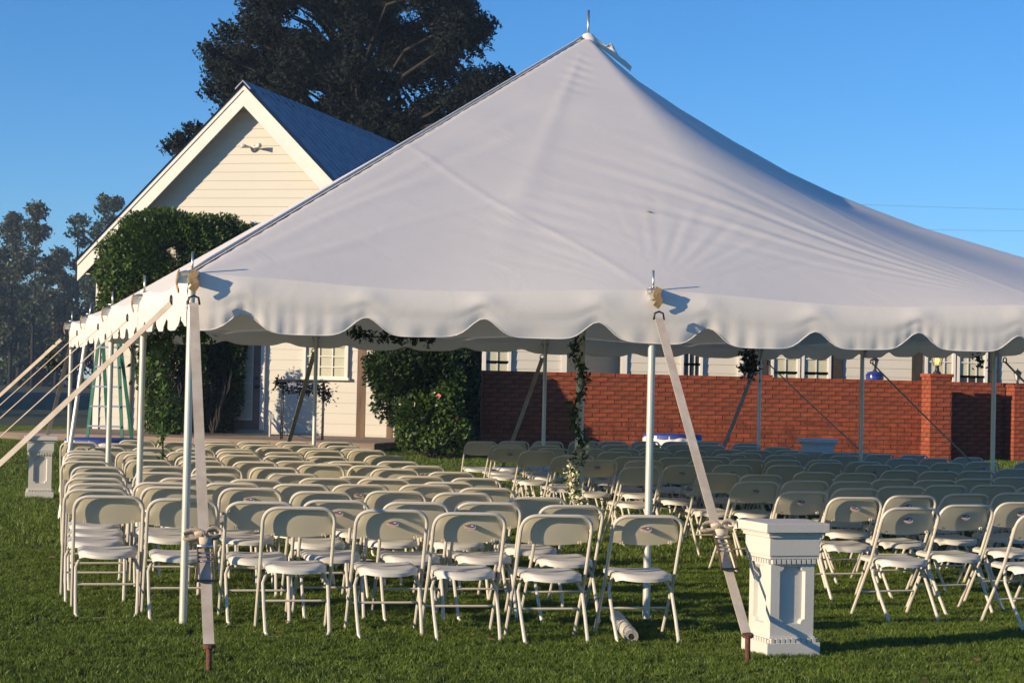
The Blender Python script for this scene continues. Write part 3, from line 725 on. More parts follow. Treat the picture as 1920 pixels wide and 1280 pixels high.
# ------------------------------------------------------------------ house
HR = R(-14.2); HL = Vector((-5.17, 38.14, .4))
house = empty('white_house', HL, HR, 'white clapboard house with steep gable and dark blue metal roof', 'house')
HWd, AP, DEP = 3.13, 6.62, 12.0
def wallz(x): return AP-abs(x)*1.0
b = MB()
b.add([(-HWd, .02, -.3), (HWd, .02, -.3), (HWd, .02, wallz(HWd)), (0, .02, AP-.01), (-HWd, .02, wallz(HWd)), (-HWd, DEP, -.3), (HWd, DEP, -.3), (HWd, DEP, wallz(HWd)), (0, DEP, AP-.01), (-HWd, DEP, wallz(HWd))],
      [(0, 1, 2, 3, 4), (9, 8, 7, 6, 5), (1, 6, 7, 2), (0, 4, 9, 5)])
b.build('wall', M['siding'], house)
z = -.02; k = 0
while z < AP-.12:
    e = .20 if z < 3.0 else .168
    hwt = min(HWd, AP-(z+e*.0)); hwb = min(HWd, AP-z); hwt = min(HWd, AP-z-e)
    b = MB(); y0, y1 = -.014, -.002
    b.add([(-hwb, y0, z), (hwb, y0, z), (hwt, y1, z+e+.004), (-hwt, y1, z+e+.004), (-hwb, .018, z), (hwb, .018, z), (hwt, .018, z+e+.004), (-hwt, .018, z+e+.004)], [(0, 1, 2, 3), (0, 4, 5, 1), (4, 7, 6, 5), (2, 6, 7, 3), (0, 3, 7, 4), (1, 5, 6, 2)])
    b.build('clapboard', M['siding'], house); z += e
for sx in (-1, 1):
    b = MB(); b.box((sx*(HWd-.05), -.022, 1.55), (.12, .03, 3.4)); b.build('corner_board', M['trim'], house)
# left side wall boards joined (seen edge-on)
# rakes, soffits
HO = 3.39; RT = 6.86
for sx in (-1, 1):
    b = MB(); f = .40
    def rk(y0, y1, top, th, nm, mt):
        q = MB(); A = [(0, RT-top), (sx*HO, RT-HO-top), (sx*HO, RT-HO-top-th), (0, RT-top-th)]
        vs = [(x, y0, z) for x, z in A]+[(x, y1, z) for x, z in A]
        fs = [(0, 1, 2, 3), (7, 6, 5, 4), (0, 4, 5, 1), (1, 5, 6, 2), (2, 6, 7, 3), (3, 7, 4, 0)]
        q.add(vs, fs); return q.build(nm, mt, house)
    rk(-.36, -.325, .03, .40, 'rake_board', M['trim'])
    rk(-.38, -.361, .025, .10, 'rake_trim', M['trim'])
    rk(-.324, -.016, .20, .02, 'soffit', M['trim'])
    q = MB(); q.box((sx*(HO-.02), DEP/2-.2, RT-HO-.16), (.03, DEP, .26)); q.build('fascia', M['trim'], house)
    q = MB(); q.box((sx*(HO+HWd)/2, DEP/2-.2, RT-HO-.28), (HO-HWd, DEP-.1, .02)); q.build('eave_soffit', M['trim'], house)
    # ribbed metal roof sheets
    npan = 15; pw_ = (DEP+.5)/npan
    q = MB(); prof = []; ribs = 2
    for i in range(ribs):
        y = pw_*i/ribs; w1 = pw_/ribs
        prof += [(y, 0), (y+w1*.66, 0), (y+w1*.72, .06), (y+w1*.90, .06)]
    prof.append((pw_, 0)); n = len(prof)
    vs = []
    for (x, zz) in ((0, RT), (sx*(HO+.06), RT-HO-.06)):
        vs += [(x+sx*h*.7, y, zz+h*.7) for y, h in prof]
    for (x, zz) in ((0, RT-.03), (sx*(HO+.06), RT-HO-.09)):
        vs += [(x, prof[0][0], zz), (x, prof[-1][0], zz)]
    fs = [(i, i+1, n+i+1, n+i) for i in range(n-1)]+[(2*n, 2*n+2, 2*n+3, 2*n+1)]
    fs += [tuple(list(range(n, 2*n))+[2*n+3, 2*n+2])]
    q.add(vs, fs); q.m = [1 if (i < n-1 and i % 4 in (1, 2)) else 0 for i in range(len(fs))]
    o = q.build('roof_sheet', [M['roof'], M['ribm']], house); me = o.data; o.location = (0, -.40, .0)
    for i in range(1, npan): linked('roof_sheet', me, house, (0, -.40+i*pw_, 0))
    q = MB(); q.add([(0, -.43, RT+.06), (sx*.16, -.43, RT-.10), (sx*.16, DEP+.05, RT-.10), (0, DEP+.05, RT+.06), (0, -.43, RT+.03), (sx*.15, -.43, RT-.125), (sx*.15, DEP, RT-.125), (0, DEP, RT+.03)], [(0, 1, 2, 3), (7, 6, 5, 4), (0, 4, 5, 1), (1, 5, 6, 2)])
    q.build('ridge_cap', mat('ridge_metal', (.16, .19, .25), .4, .1, metal=.2), house)
# door
q = MB(); q.box((-.07, -.045, 1.27), (.90, .05, 2.08)); dr = q.build('door', M['doorbrown'], house)
q = MB(); q.box((-.09, -.075, 1.30), (.62, .012, 1.80)); q.build('door_glass', M['blind'], dr)
for i in range(4): q = MB(); q.box((-.40+.62*(i)/3, -.086, 1.30), (.02, .012, 1.8)); q.build('muntin', M['trim'], dr)
for i in range(6): q = MB(); q.box((-.09, -.088, .42+1.76*i/5), (.60, .010, .02)); q.build('muntin', M['trim'], dr)
for zz, rr in ((1.22, .028), (1.05, .034)):
    q = MB(); q.tube([(.31, -.07, zz), (.31, -.12, zz)], rr, 12); q.build('door_knob', M['black'], dr, True)
for x in (-.56, .42):
    q = MB(); q.box((x, -.05, 1.29), (.08, .07, 2.14)); q.build('door_frame', M['trim'], house)
# window
def window(parent, cx, y, z0, z1, wd, cols, rows, pane, sash=2, out=-1, fr=.05, mull=0, split=None):
    root = MB(); 
    for sx in (-1, 1): root.box((cx+sx*(wd/2+fr/2), y+out*.03, (z0+z1)/2), (fr, .06, z1-z0+2*fr-.004))
    root.box((cx, y+out*.028, z1+fr/2), (wd, .055, fr)); root.box((cx, y+out*.045, z0-fr/2), (wd+2*fr+.06, .09, fr))
    wo = root.build('window', M['trim'], parent)
    half = (z1-z0)/sash
    for s in range(sash):
        zb = z0+s*half
        pm = pane if not isinstance(pane, (list, tuple)) else pane[s]
        bl = MB()
        if pm is M['blind']:
            nsl = max(3, int(half/.045))
            for i in range(nsl):
                zz = zb+half*(i+.5)/nsl; a = half/nsl*.62
                bl.add([(cx-wd/2, y+out*.004, zz-a), (cx+wd/2, y+out*.004, zz-a), (cx+wd/2, y+out*.014, zz+a), (cx-wd/2, y+out*.014, zz+a)], [(0, 1, 2, 3)])
        else: bl.box((cx, y+out*.006, zb+half/2), (wd, .006, half))
        bl.build('pane' if pm is not M['blind'] else 'blind', pm, wo)
        sb = MB()
        for i in range(cols+1): sb.box((cx-wd/2+wd*i/cols, y+out*.028, zb+half/2), (.045 if i in (0, cols) else .02, .014, half))
        for i in range(rows+1): sb.box((cx, y+out*.030, zb+half*i/rows), (wd, .014, .045 if i in (0, rows) else .02))
        sb.build('sash_bars', M['trim'], wo)
    return wo
window(house, 1.69, -.02, 1.26, 2.46, .80, 3, 3, M['blind'])
# security light on the gable
q = MB(); q.tube([(.10, -.02, 5.66), (.10, -.06, 5.66)], .06, 12); sl = q.build('security_light', M['trim'], house, True)
for sx in (-1, 1):
    q = MB(); q.tube([(.10, -.06, 5.66), (.10+sx*.08, -.10, 5.67)], .014, 6); q.tube([(.10+sx*.07, -.10, 5.67), (.10+sx*.13, -.15, 5.68), (.10+sx*.19, -.21, 5.685)], .03, 10, rs=[.02, .035, .05]); q.build('lamp_head', M['trim'], sl, True)
q = MB(); q.tube([(-2.35, -.05, .0), (-2.35, -.05, 3.0)], .03, 8); q.build('downpipe', M['pipe'], house, True)
# deck
dk = empty('deck', (HL.x, HL.y, .4), HR, 'low weathered wooden deck along the front of the white house', 'deck')
for i in range(25):
    q = MB(); q.box((0.3, -.12-.145*i, .135), (7.2, .138, .03)); q.build('plank', M['deck'], dk)
q = MB(); q.box((.3, -3.70, .055), (7.2, .04, .17)); q.build('rim_board', M['deck'], dk)
q = MB(); q.box((.3, -1.9, .06), (7.0, 3.5, .10)); q.build('joists', M['deck'], dk)
q = MB(); q.tube([(0, 0, 0), (0, 0, .42)], .022, 8); q.box((.02, -.02, .40), (.09, .06, .10))
pp = at(506, 814, 36.2); o = q.build('utility_post', M['pipe'], None, False); o.location = (pp.x, 36.2, .52); tag(o, 'short grey outlet post on the deck beside the house door', 'post')
# pergola posts carrying the vines
perg = empty('pergola', (-5.2, 36.9, .45), HR*.5, 'weathered timber pergola in front of the house, wrapped in vines', 'pergola')
PO = perg.location
def pw3(x, y, Y): p = at(x, y, Y); return p
for (x, w_) in ((265, .15), (676, .16), (731, .12)):
    p = at(x, 800, 36.8); q = MB(); hh_ = 2.6 if x < 500 else 1.95; q.box((p.x, p.y, .45+hh_/2), (w_, .14, hh_), 0)
    q.v = [tuple(Matrix.Rotation(-HR*.5, 3, 'Z') @ (Vector(v)-PO)) for v in q.v]; q.build('post', M['wood'], perg)

# ------------------------------------------------------------------ foliage
def leaves(name, pts, size, m_, parent=None, seed=0, off=None, asp=.5, droop=0):
    rs = np.random.RandomState(seed); n = len(pts); pts = np.asarray(pts, float)
    if off is not None: pts = pts-np.array(off)[None, :]
    a = rs.normal(size=(n, 3)); a[:, 2] -= droop; a /= np.linalg.norm(a, axis=1)[:, None]
    c = rs.normal(size=(n, 3)); c -= a*(a*c).sum(1)[:, None]; c /= np.linalg.norm(c, axis=1)[:, None]
    s = size*rs.uniform(.55, 1.3, n)[:, None]; nn = np.cross(a, c)
    v = np.stack([pts-a*s*.5, pts+c*s*asp*.5+nn*s*.06, pts+a*s*.5, pts-c*s*asp*.5+nn*s*.06], 1).reshape(-1, 3)
    me = bpy.data.meshes.new(name); me.vertices.add(4*n); me.vertices.foreach_set('co', v.ravel())
    me.loops.add(4*n); me.loops.foreach_set('vertex_index', np.arange(4*n)); me.polygons.add(n)
    me.polygons.foreach_set('loop_start', np.arange(n)*4); me.polygons.foreach_set('loop_total', np.full(n, 4))
    me.materials.append(m_); me.update(calc_edges=True); me.validate()
    o = bpy.data.objects.new(name, me); S.collection.objects.link(o)
    if parent: o.parent = parent
    return o
def ell_pts(rs, n, c, r, shell=.35):
    u = rs.normal(size=(n, 3)); u /= np.linalg.norm(u, axis=1)[:, None]
    t = 1-np.abs(rs.normal(size=n))*shell; t = np.clip(t, .02, 1.12)
    lump = 1+.07*np.sin(u[:, 0]*9+c[0]*3)*np.sin(u[:, 2]*8+c[2])+.05*np.sin(u[:, 0]*17+u[:, 1]*13)
    return np.array(c)[None, :]+u*np.array(r)[None, :]*(t*lump)[:, None]
def pxell(cx, cy, rx, ry, Y, dep): p = at(cx, cy, Y); s = Y/F; return (p.x, p.y, p.z), (rx*s, dep, ry*s)
def vine(name, label, cat, blobs, base, leaf, m_, seed, dens=1., shell=.3):
    rs = np.random.RandomState(seed); root = empty(name, base, 0, label, cat); P = []
    for (cx, cy, rx, ry, Y, dep, n) in blobs:
        c, r = pxell(cx, cy, rx, ry, Y, dep); P.append(ell_pts(rs, int(n*dens), c, r, shell))
    P = np.concatenate(P)
    leaves('foliage', P, leaf, m_, root, seed, base)
    # stems: twisted tubes up through the mass, with side twigs
    q = MB()
    for (cx, cy, rx, ry, Y, dep, n) in blobs:
        c, r = pxell(cx, cy, rx, ry, Y, dep)
        for k in range(3):
            x = c[0]+rs.uniform(-.5, .5)*r[0]; pts = []
            for t in range(9): pts.append((base[0]+(x-base[0])*(t/8)**.7+.05*math.sin(t*1.7+k)-base[0], base[1]+(c[1]-base[1])*t/8+.04*math.cos(t*2+k)-base[1], (base[2]+(c[2]+r[2]*.3-base[2])*t/8)-base[2]))
            q.tube(pts, .02, 6, rs=[.026-.002*i for i in range(9)])
    q.build('stem', M['bark'], root, True); return root, P
B1 = [(320,470,115,78,37.3,.7,13000),(250,500,75,75,37.4,.7,8000),(405,455,80,55,37.75,.25,8000),(290,430,70,40,37.3,.5,5000),(230,570,50,70,37.4,.5,6000),(320,580,110,60,37.7,.3,9000),(450,470,42,38,37.85,.15,3500)]
p = at(300, 836, 37.0)
vine('climbing_vine', 'big rounded green vine climbing in front of the house gable', 'vine', B1, Vector((p.x, 37.3, .5)), .08, M['vine'], 11, dens=1.4, shell=.24)
B2 = [(400,720,60,105,37.8,.15,12000),(415,660,40,60,37.8,.15,4000),(285,720,24,90,37.8,.15,1300),(430,650,35,50,37.8,.15,4000),(350,800,38,36,37.8,.15,3000)]
p = at(395, 836, 37.4)
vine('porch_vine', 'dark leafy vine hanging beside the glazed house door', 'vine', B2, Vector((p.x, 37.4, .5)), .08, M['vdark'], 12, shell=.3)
p = at(330, 836, 36.3)
vine('arbour_vine', 'bright sunlit vine on the pergola post left of the house door', 'vine', [(330,700,62,100,37.5,.3,9500),(285,690,30,80,36.3,.3,2200),(310,780,45,50,36.2,.3,2500)], Vector((p.x, 36.3, .5)), .085, M['vine'], 16, shell=.35)
B3 = [(790,700,110,60,33.3,.6,12000),(760,690,80,50,33.2,.5,6000),(850,730,50,95,33.3,.5,9000),(790,780,60,60,33.1,.5,6000),(735,740,42,60,33.5,.35,1600)]
p = at(830, 845, 33.2)
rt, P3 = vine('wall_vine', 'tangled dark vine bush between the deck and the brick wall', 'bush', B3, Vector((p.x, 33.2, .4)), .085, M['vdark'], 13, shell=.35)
B4 = [(790,785,50,48,32.8,.3,4500),(835,770,38,60,32.8,.3,4500),(858,815,34,34,32.7,.3,2800),(768,815,30,30,32.7,.3,1800),(815,820,50,28,32.6,.3,3000)]
p = at(805, 848, 32.7)
rt4, P4 = vine('rose_bush', 'brighter green flowering bush at the foot of the dark vine', 'bush', B4, Vector((p.x, 32.7, .38)), .075, M['vine'], 14, shell=.5)
rs = np.random.RandomState(5)
fp = P4[rs.choice(len(P4), 40)]; fp[:, 1] -= .1
leaves('blossom', fp, .07, M['petal'], rt4, 3, rt4.location, .9)
fp = P4[rs.choice(len(P4), 12)]; fp[:, 1] -= .1
leaves('pink_blossom', fp, .09, M['pink'], rt4, 4, rt4.location, .8)
q = MB()
for k in range(2):
    x0 = at(815+k*9, 848, 32.6); q.tube([(x0.x-rt4.location.x, -.0, 0), (x0.x-rt4.location.x+.03*(k-2), -.0, .25), (x0.x-rt4.location.x+.07*(k-2), -.0, .5)], .02, 6)
q.build('trunk', mat('pale_bark', (.14, .08, .045), .9, .3, 8), rt4, True)

# garlands
def garland(name, label, path, n, spread, leaf, m_, seed, flowers=None):
    rs = np.random.RandomState(seed); P = [Vector(p) for p in path]; o_ = P[0]
    root = empty(name, o_, 0, label, 'garland'); q = MB(); q.tube([p-o_ for p in P], .008, 6); q.build('stem', M['bark'], root, True)
    seg = rs.uniform(0, len(P)-1.001, n); i = seg.astype(int); t = seg-i
    A = np.array([list(p) for p in P]); pts = A[i]*(1-t)[:, None]+A[i+1]*t[:, None]+rs.normal(size=(n, 3))*spread
    leaves('foliage', pts, leaf, m_, root, seed, o_, .45, .4)
    if flowers:
        k0, k1, nf = flowers; seg = rs.uniform(k0, k1, nf); i = seg.astype(int); t = seg-i
        pts = A[i]*(1-t)[:, None]+A[i+1]*t[:, None]+rs.normal(size=(nf, 3))*spread*.9
        leaves('blossom', pts, .045, M['petal'], root, seed+1, o_, .9)
cx0 = tw(LA/2, LB/2); cp = [cx0+Vector((.06*math.cos(i*.9)-.02, -.085*abs(math.sin(i*.9))-.03, .32+i*.095)) for i in range(20)]
garland('pole_garland', 'leafy garland with white blossoms wound around the centre pole', cp, 620, .035, .06, M['gar'], 31, (0, 7, 520))
garland('hanging_garland', 'bright leafy garland hanging inside the left eave above the outer chairs', [at(322, 600, 20), at(316, 640, 20), at(300, 690, 20), at(312, 740, 20), at(306, 800, 20), at(305, 862, 20)], 260, .035, .075, M['gar'], 32)
garland('eave_garland', 'leafy swag below the canopy beside the near left corner pole', [at(262, 700, 20.4), at(280, 640, 20.4), at(320, 612, 20.2), at(360, 622, 20.0), at(385, 640, 20.0)], 420, .055, .085, M['gar'], 33)
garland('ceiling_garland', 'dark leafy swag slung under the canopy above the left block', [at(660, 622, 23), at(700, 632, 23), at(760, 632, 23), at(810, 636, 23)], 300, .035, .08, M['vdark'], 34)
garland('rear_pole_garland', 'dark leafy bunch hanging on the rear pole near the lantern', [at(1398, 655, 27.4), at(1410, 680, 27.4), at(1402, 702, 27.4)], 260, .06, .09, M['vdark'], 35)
garland('side_pole_garland', 'small leafy spray on the right rear pole', [at(1836, 668, 21.4), at(1840, 690, 21.4)], 50, .035, .06, M['vdark'], 37)
garland('corner_pole_garland', 'small leafy spray on the far left corner pole', [at(96, 655, 25.2), at(104, 690, 25.2), at(98, 680, 25.2)], 90, .05, .08, M['vdark'], 36)

# flower stand on the deck
pp = at(566, 822, 34.8); fz = .55
fsn = empty('flower_stand', (pp.x, 34.8, fz), 0, 'black iron stand draped with dark flowers in front of the house window', 'stand')
q = MB()
for x in (-.36, .36):
    for y in (-.12, .12):
        m_ = MB(); m_.tube([(x, y, 0), (x, y, 1.02)], .011, 6); m_.build('leg', M['black'], fsn, True)
q.box((0, 0, 1.03), (.86, .34, .05)); q.build('tabletop', M['black'], fsn)
q = MB()
for x in (.27, .36):
    for i in range(8): q.tube([(x-.03, -.12, .1+i*.11), (x+.03, -.12, .16+i*.11)], .005, 5)
q.tube([(-.36, -.12, .35), (-.2, -.12, .12), (.1, -.12, .03), (.36, -.12, .02)], .006, 5); q.build('scroll_work', M['black'], fsn, True)
rs = np.random.RandomState(8)
P = np.concatenate([rs.normal(size=(800, 3))*np.array([.20, .06, .055])+np.array([.02, -.12, .90]), rs.normal(size=(160, 3))*.05+np.array([-.42, -.05, 1.0]), rs.normal(size=(220, 3))*.06+np.array([.42, -.08, .78])])
leaves('flower_drape', P, .06, M['oak'], fsn, 8)
q = MB(); q.box((.0, -.05, .93), (.5, .2, .14)); q.build('planter', mat('planter_blue', (.25, .27, .36), .6, .3, 14), fsn)

# step ladder
lp = at(190, 812, 30.6); ld = empty('step_ladder', (at(202, 700, 30.6).x, 30.6, g(30.6)), R(-8), 'green fibreglass step ladder standing behind the far left tent edge', 'ladder')
hT = 2.15
rails = [((-.30, -.12, 0), (-.14, 0, hT)), ((.33, -.12, 0), (.14, 0, hT)), ((-.20, .75, 0), (-.13, .06, hT)), ((.22, .75, 0), (.13, .06, hT))]
for i, (a_, c_) in enumerate(rails):
    q = MB(); q.ribbon([a_, c_], (1, 0, 0) if i < 2 else (1, 0, 0), .05, .025); q.build('rail', M['green'], ld)
stp = mat('ladder_step', (.22, .25, .33), .5, .1, metal=.4)
for i in range(1, 7):
    t = i*.305/hT; q = MB(); l_ = Vector(rails[0][0]).lerp(Vector(rails[0][1]), t); r_ = Vector(rails[1][0]).lerp(Vector(rails[1][1]), t); q.box((l_+r_)/2, ((r_-l_).x, .08, .025)); q.build('step', stp, ld)
    if i % 2: 
        q = MB(); l_ = Vector(rails[2][0]).lerp(Vector(rails[2][1]), t); r_ = Vector(rails[3][0]).lerp(Vector(rails[3][1]), t); q.box((l_+r_)/2, ((r_-l_).x, .02, .02)); q.build('brace', stp, ld)
q = MB(); q.box((0, .03, hT+.02), (.34, .2, .05)); q.build('top_cap', M['green'], ld)

# ------------------------------------------------------------------ brick walls
q = MB(); BL, BH = .243, .0620
q.box((0, 0, 0), (BL, .10, BH)); o = q.build('brick', M['brick']); BR = o.data
bm = bmesh.new(); bm.from_mesh(BR); bmesh.ops.bevel(bm, geom=[e for e in bm.edges if all(v.co.y < 0 for v in e.verts)], offset=.003, segments=1, affect='EDGES'); bm.to_mesh(BR); bm.free()
bpy.data.objects.remove(o)
PX, PZ = .259, .0768
def brick_face(root, x0, x1, y, ncourse, limit, wrap=False, rz=0, ofs=(0, 0)):
    # courses of running bond on the face y = const (facing -y), x0..x1; top courses single objects
    cnt = 0; rest = MB(); r_ = random.Random(int(abs(x0)*100)+ncourse)
    for c in range(ncourse-1, -1, -1):
        zc = c*PZ+PZ/2; sh = (c % 2)*PX/2; x = x0-sh+.0
        while x < x1-.01:
            a, e = max(x, x0), min(x+PX, x1)-.016
            if e-a > .03:
                cx_, l_ = (a+e)/2, e-a; dy = r_.uniform(-.003, .003); dz = r_.uniform(-.001, .001)
                loc = Vector((cx_, y+dy, zc+dz)); loc = Vector((loc.x*math.cos(rz)-loc.y*math.sin(rz)+ofs[0], loc.x*math.sin(rz)+loc.y*math.cos(rz)+ofs[1], loc.z))
                if cnt < limit: linked('brick', BR, root, loc, (0, r_.uniform(-.004, .004), rz), (l_/BL, 1, 1)); cnt += 1
                else: rest.box(loc, (l_, .10, BH), rz)
            x += PX
    if rest.v: o = rest.build('brick_courses', M['brick'], root); o['kind'] = 'stuff'
    return cnt
WA, WB = at(905, 770, 33.7), at(1752, 770, 35.2); zg = .38; ang = math.atan2(WB.y-WA.y, WB.x-WA.x); WL = (WB-WA).length
wl = empty('brick_wall', (WA.x, WA.y, zg), ang, 'long red brick garden wall behind the right chair block', 'wall')
NC = 19; q = MB(); q.box((WL/2, .145, NC*PZ/2-.08), (WL, .19, NC*PZ+.15)); q.build('mortar_core', M['mortar'], wl)
brick_face(wl, 0, WL, .095, NC-1, 299)
# rowlock coping of single bricks
for i in range(int(WL/PX)): linked('coping_brick', BR, wl, (PX*(i+.5), .105, (NC-.5)*PZ), (0, 0, 0), (1, 1.25, 1.05))
WH = NC*PZ
def brick_pillar(loc, rz, w_, ncs, label):
    root = empty('brick_pillar', loc, rz, label, 'pillar', 'square red brick pillars of the garden wall')
    q = MB(); q.box((0, 0, ncs*PZ/2-.05), (w_-.012, w_-.012, ncs*PZ+.09)); q.build('mortar_core', M['mortar'], root)
    for k in range(4):
        a = k*math.pi/2; h = w_/2; n = brick_face(root, -h+.002, h-.002+.011, -h+.047, ncs, 75, rz=a)
    q = MB(); q.box((0, 0, ncs*PZ+.02), (w_+.05, w_+.05, .055)); q.build('pillar_cap', M['brick'], root, bevel=.004)
    return ncs*PZ+.045
pl = at(1758, 770, 34.9); ph = brick_pillar((pl.x, 35.0, zg), ang, .40, 20, 'tall red brick pillar carrying the lit lantern')
wl2a, wl2b = at(1780, 770, 35.75), at(1990, 770, 36.2)
w2 = empty('brick_wall', (wl2a.x, wl2a.y, zg), ang, 'set back shaded section of red brick wall at the right edge', 'wall')
L2 = (wl2b-wl2a).length; q = MB(); q.box((L2/2, .145, NC*PZ/2-.08), (L2, .19, NC*PZ+.15)); q.build('mortar_core', M['mortar'], w2); brick_face(w2, 0, L2, .095, NC, 299)
pl2 = at(1916, 770, 35.6); ph2 = brick_pillar((pl2.x, 35.75, zg), ang, .40, 18, 'lower red brick pillar at the right edge under a small lantern')
pl3 = at(1424, 770, 36.6); ph3 = brick_pillar((pl3.x, 36.7, zg), ang, .34, 19, 'brick pillar rising behind the wall under the left lantern')
def lantern(loc, sc, label, lit=False):
    root = empty('lantern', loc, ang+.3, label, 'lantern', 'black garden lanterns along the brick wall')
    k = sc; q = MB(); q.lathe([(.075*k, 0), (.07*k, .02*k), (.04*k, .05*k), (.03*k, .12*k), (.05*k, .14*k)], n=12); q.build('base', M['black'], root, True)
    def fr(r, z): return [(r*math.cos(a), r*math.sin(a), z) for a in (.785, 2.356, 3.927, 5.498)]
    b0, b1 = fr(.06*k, .14*k), fr(.105*k, .34*k)
    q = MB()
    for i in range(4): q.tube([b0[i], b1[i]], .008*k, 5)
    q.build('cage', M['black'], root)
    q = MB(); q.add(fr(.052*k, .145*k)+fr(.095*k, .335*k), [(0, 1, 5, 4), (1, 2, 6, 5), (2, 3, 7, 6), (3, 0, 4, 7)])
    gm = M['lglass']
    if lit:
        gm = bpy.data.materials.get('clear_glass') or bpy.data.materials.new('clear_glass'); gm.use_nodes = True; t = gm.node_tree; tb = t.nodes.new('ShaderNodeBsdfTransparent'); mx = t.nodes.new('ShaderNodeMixShader'); mx.inputs[0].default_value = .75
        pb = t.nodes['Principled BSDF']; pb.inputs['Base Color'].default_value = (.5, .45, .35, 1); t.links.new(pb.outputs[0], mx.inputs[1]); t.links.new(tb.outputs[0], mx.inputs[2]); t.links.new(mx.outputs[0], t.nodes['Material Output'].inputs[0])
    q.build('glass_panes', gm, root)
    if lit: q = MB(); q.lathe([(.012*k, .15*k), (.03*k, .20*k), (.035*k, .25*k), (.012*k, .30*k)], n=10); q.build('bulb', M['bulb'], root, True)
    q = MB(); q.lathe([(.12*k, .335*k), (.125*k, .35*k), (.07*k, .40*k), (.03*k, .43*k), (.012*k, .44*k), (.02*k, .455*k), (.008*k, .48*k)], n=4 if False else 12); q.build('lantern_roof', M['black'], root)
lantern((pl.x, 35.0, zg+ph), 1.05, 'black garden lantern with a lit amber bulb on the tall brick pillar', True)
lantern((pl2.x-.05, 35.75, zg+ph2), .62, 'small black lantern on the pillar at the right edge')
lantern((pl3.x, 36.7, zg+ph3), .66, 'small black lantern left of the double window with pale blinds')
ur = at(1640, 716, 36.4)
lp_ = empty('blue_urn', (ur.x, 36.4, .4), 0, 'cobalt blue glazed urn standing just behind the brick wall', 'urn')
q = MB(); q.lathe([(.12, 0), (.15, .05), (.16, .6), (.14, 1.3), (.16, 1.42), (.165, 1.52), (.14, 1.58), (.06, 1.60)], n=20); q.build('body', M['urn'], lp_, True)
q = MB(); q.lathe([(.165, 1.515), (.172, 1.53), (.165, 1.545)], n=20); q.build('rim', M['urn'], lp_, True)
lantern((ur.x, 36.4, 2.0), .60, 'small black lantern above the cobalt blue urn')

# ------------------------------------------------------------------ white building behind the wall
GY = 37.5; gx0 = at(903, 700, GY).x; gx1 = at(2100, 700, GY).x
gb = empty('white_building', (gx0, GY, .4), 0, 'long white clapboard building with dark shutters behind the brick wall', 'building')
GL = gx1-gx0; rx0, rx1 = at(1062, 690, GY).x-gx0, at(1166, 690, GY).x-gx0
q = MB(); q.box((rx0/2, 3, 1.5), (rx0, 6, 3.0)); q.box(((rx1+GL)/2, 3, 1.5), (GL-rx1, 6, 3.0)); q.box(((rx0+rx1)/2, 3.6, 1.5), (rx1-rx0, 4.8, 3.0)); q.build('wall', M['siding'], gb)
for (xa, xb) in ((0, rx0-.09), (rx1+.09, GL)):
    for i in range(18):
        z = .02+i*.165; q = MB(); q.add([(xa, -.016, z), (xb, -.016, z), (xb, -.004, z+.168), (xa, -.004, z+.168), (xa, 0, z), (xb, 0, z)], [(0, 1, 2, 3), (0, 4, 5, 1)]); q.build('clapboard', M['siding'], gb)
for x in (rx0-.045, rx1+.045, at(1388, 690, GY).x-gx0): q = MB(); q.box((x, -.03, 1.5), (.10, .06, 3.0)); q.build('corner_board', M['trim'], gb)
def gw(xa, xb, z0, z1, pane, cols=3, rows=2):
    a, c = at(xa, 690, GY).x-gx0, at(xb, 690, GY).x-gx0; window(gb, (a+c)/2, -.02, z0, z1, c-a-.1, cols, rows, pane)
gw(1276, 1317, .98, 2.35, M['dglass'], 3, 3)
gw(1445, 1499, .75, 2.35, M['blind'], 2, 3); gw(1502, 1557, .75, 2.35, M['blind'], 2, 3)
gw(1733, 1790, .75, 2.35, [M['dglass'], M['blind']], 3, 3); gw(1793, 1850, .75, 2.35, [M['dglass'], M['blind']], 3, 3)
gw(906, 958, .9, 2.35, M['blind'], 2, 3)
for (xa, xb) in ((1404, 1441), (1560, 1580), (1709, 1729), (1854, 1872)):
    a, c = at(xa, 690, GY).x-gx0, at(xb, 690, GY).x-gx0; q = MB(); q.box(((a+c)/2, -.035, 1.5), (c-a, .03, 1.75)); 
    sh_ = q.build('shutter', M['shutter'], gb)
    q = MB()
    for i in range(26): q.box(((a+c)/2, -.054, .68+i*.064), ((c-a)*.78, .012, .03))
    q.build('louvres', M['shutter'], sh_)
# low roof
q = MB(); q.add([(-.3, -.4, 3.0), (GL+.3, -.4, 3.0), (GL+.3, 6.4, 3.0), (-.3, 6.4, 3.0), (2, 3, 3.75), (GL-2, 3, 3.75), (-.3, -.4, 2.9), (GL+.3, -.4, 2.9), (GL+.3, 6.4, 2.9), (-.3, 6.4, 2.9)],
  [(0, 1, 5, 4), (1, 2, 5), (2, 3, 4, 5), (3, 0, 4), (6, 7, 1, 0), (7, 8, 2, 1), (8, 9, 3, 2), (9, 6, 0, 3), (9, 8, 7, 6)]); q.build('roof', M['roof'], gb)

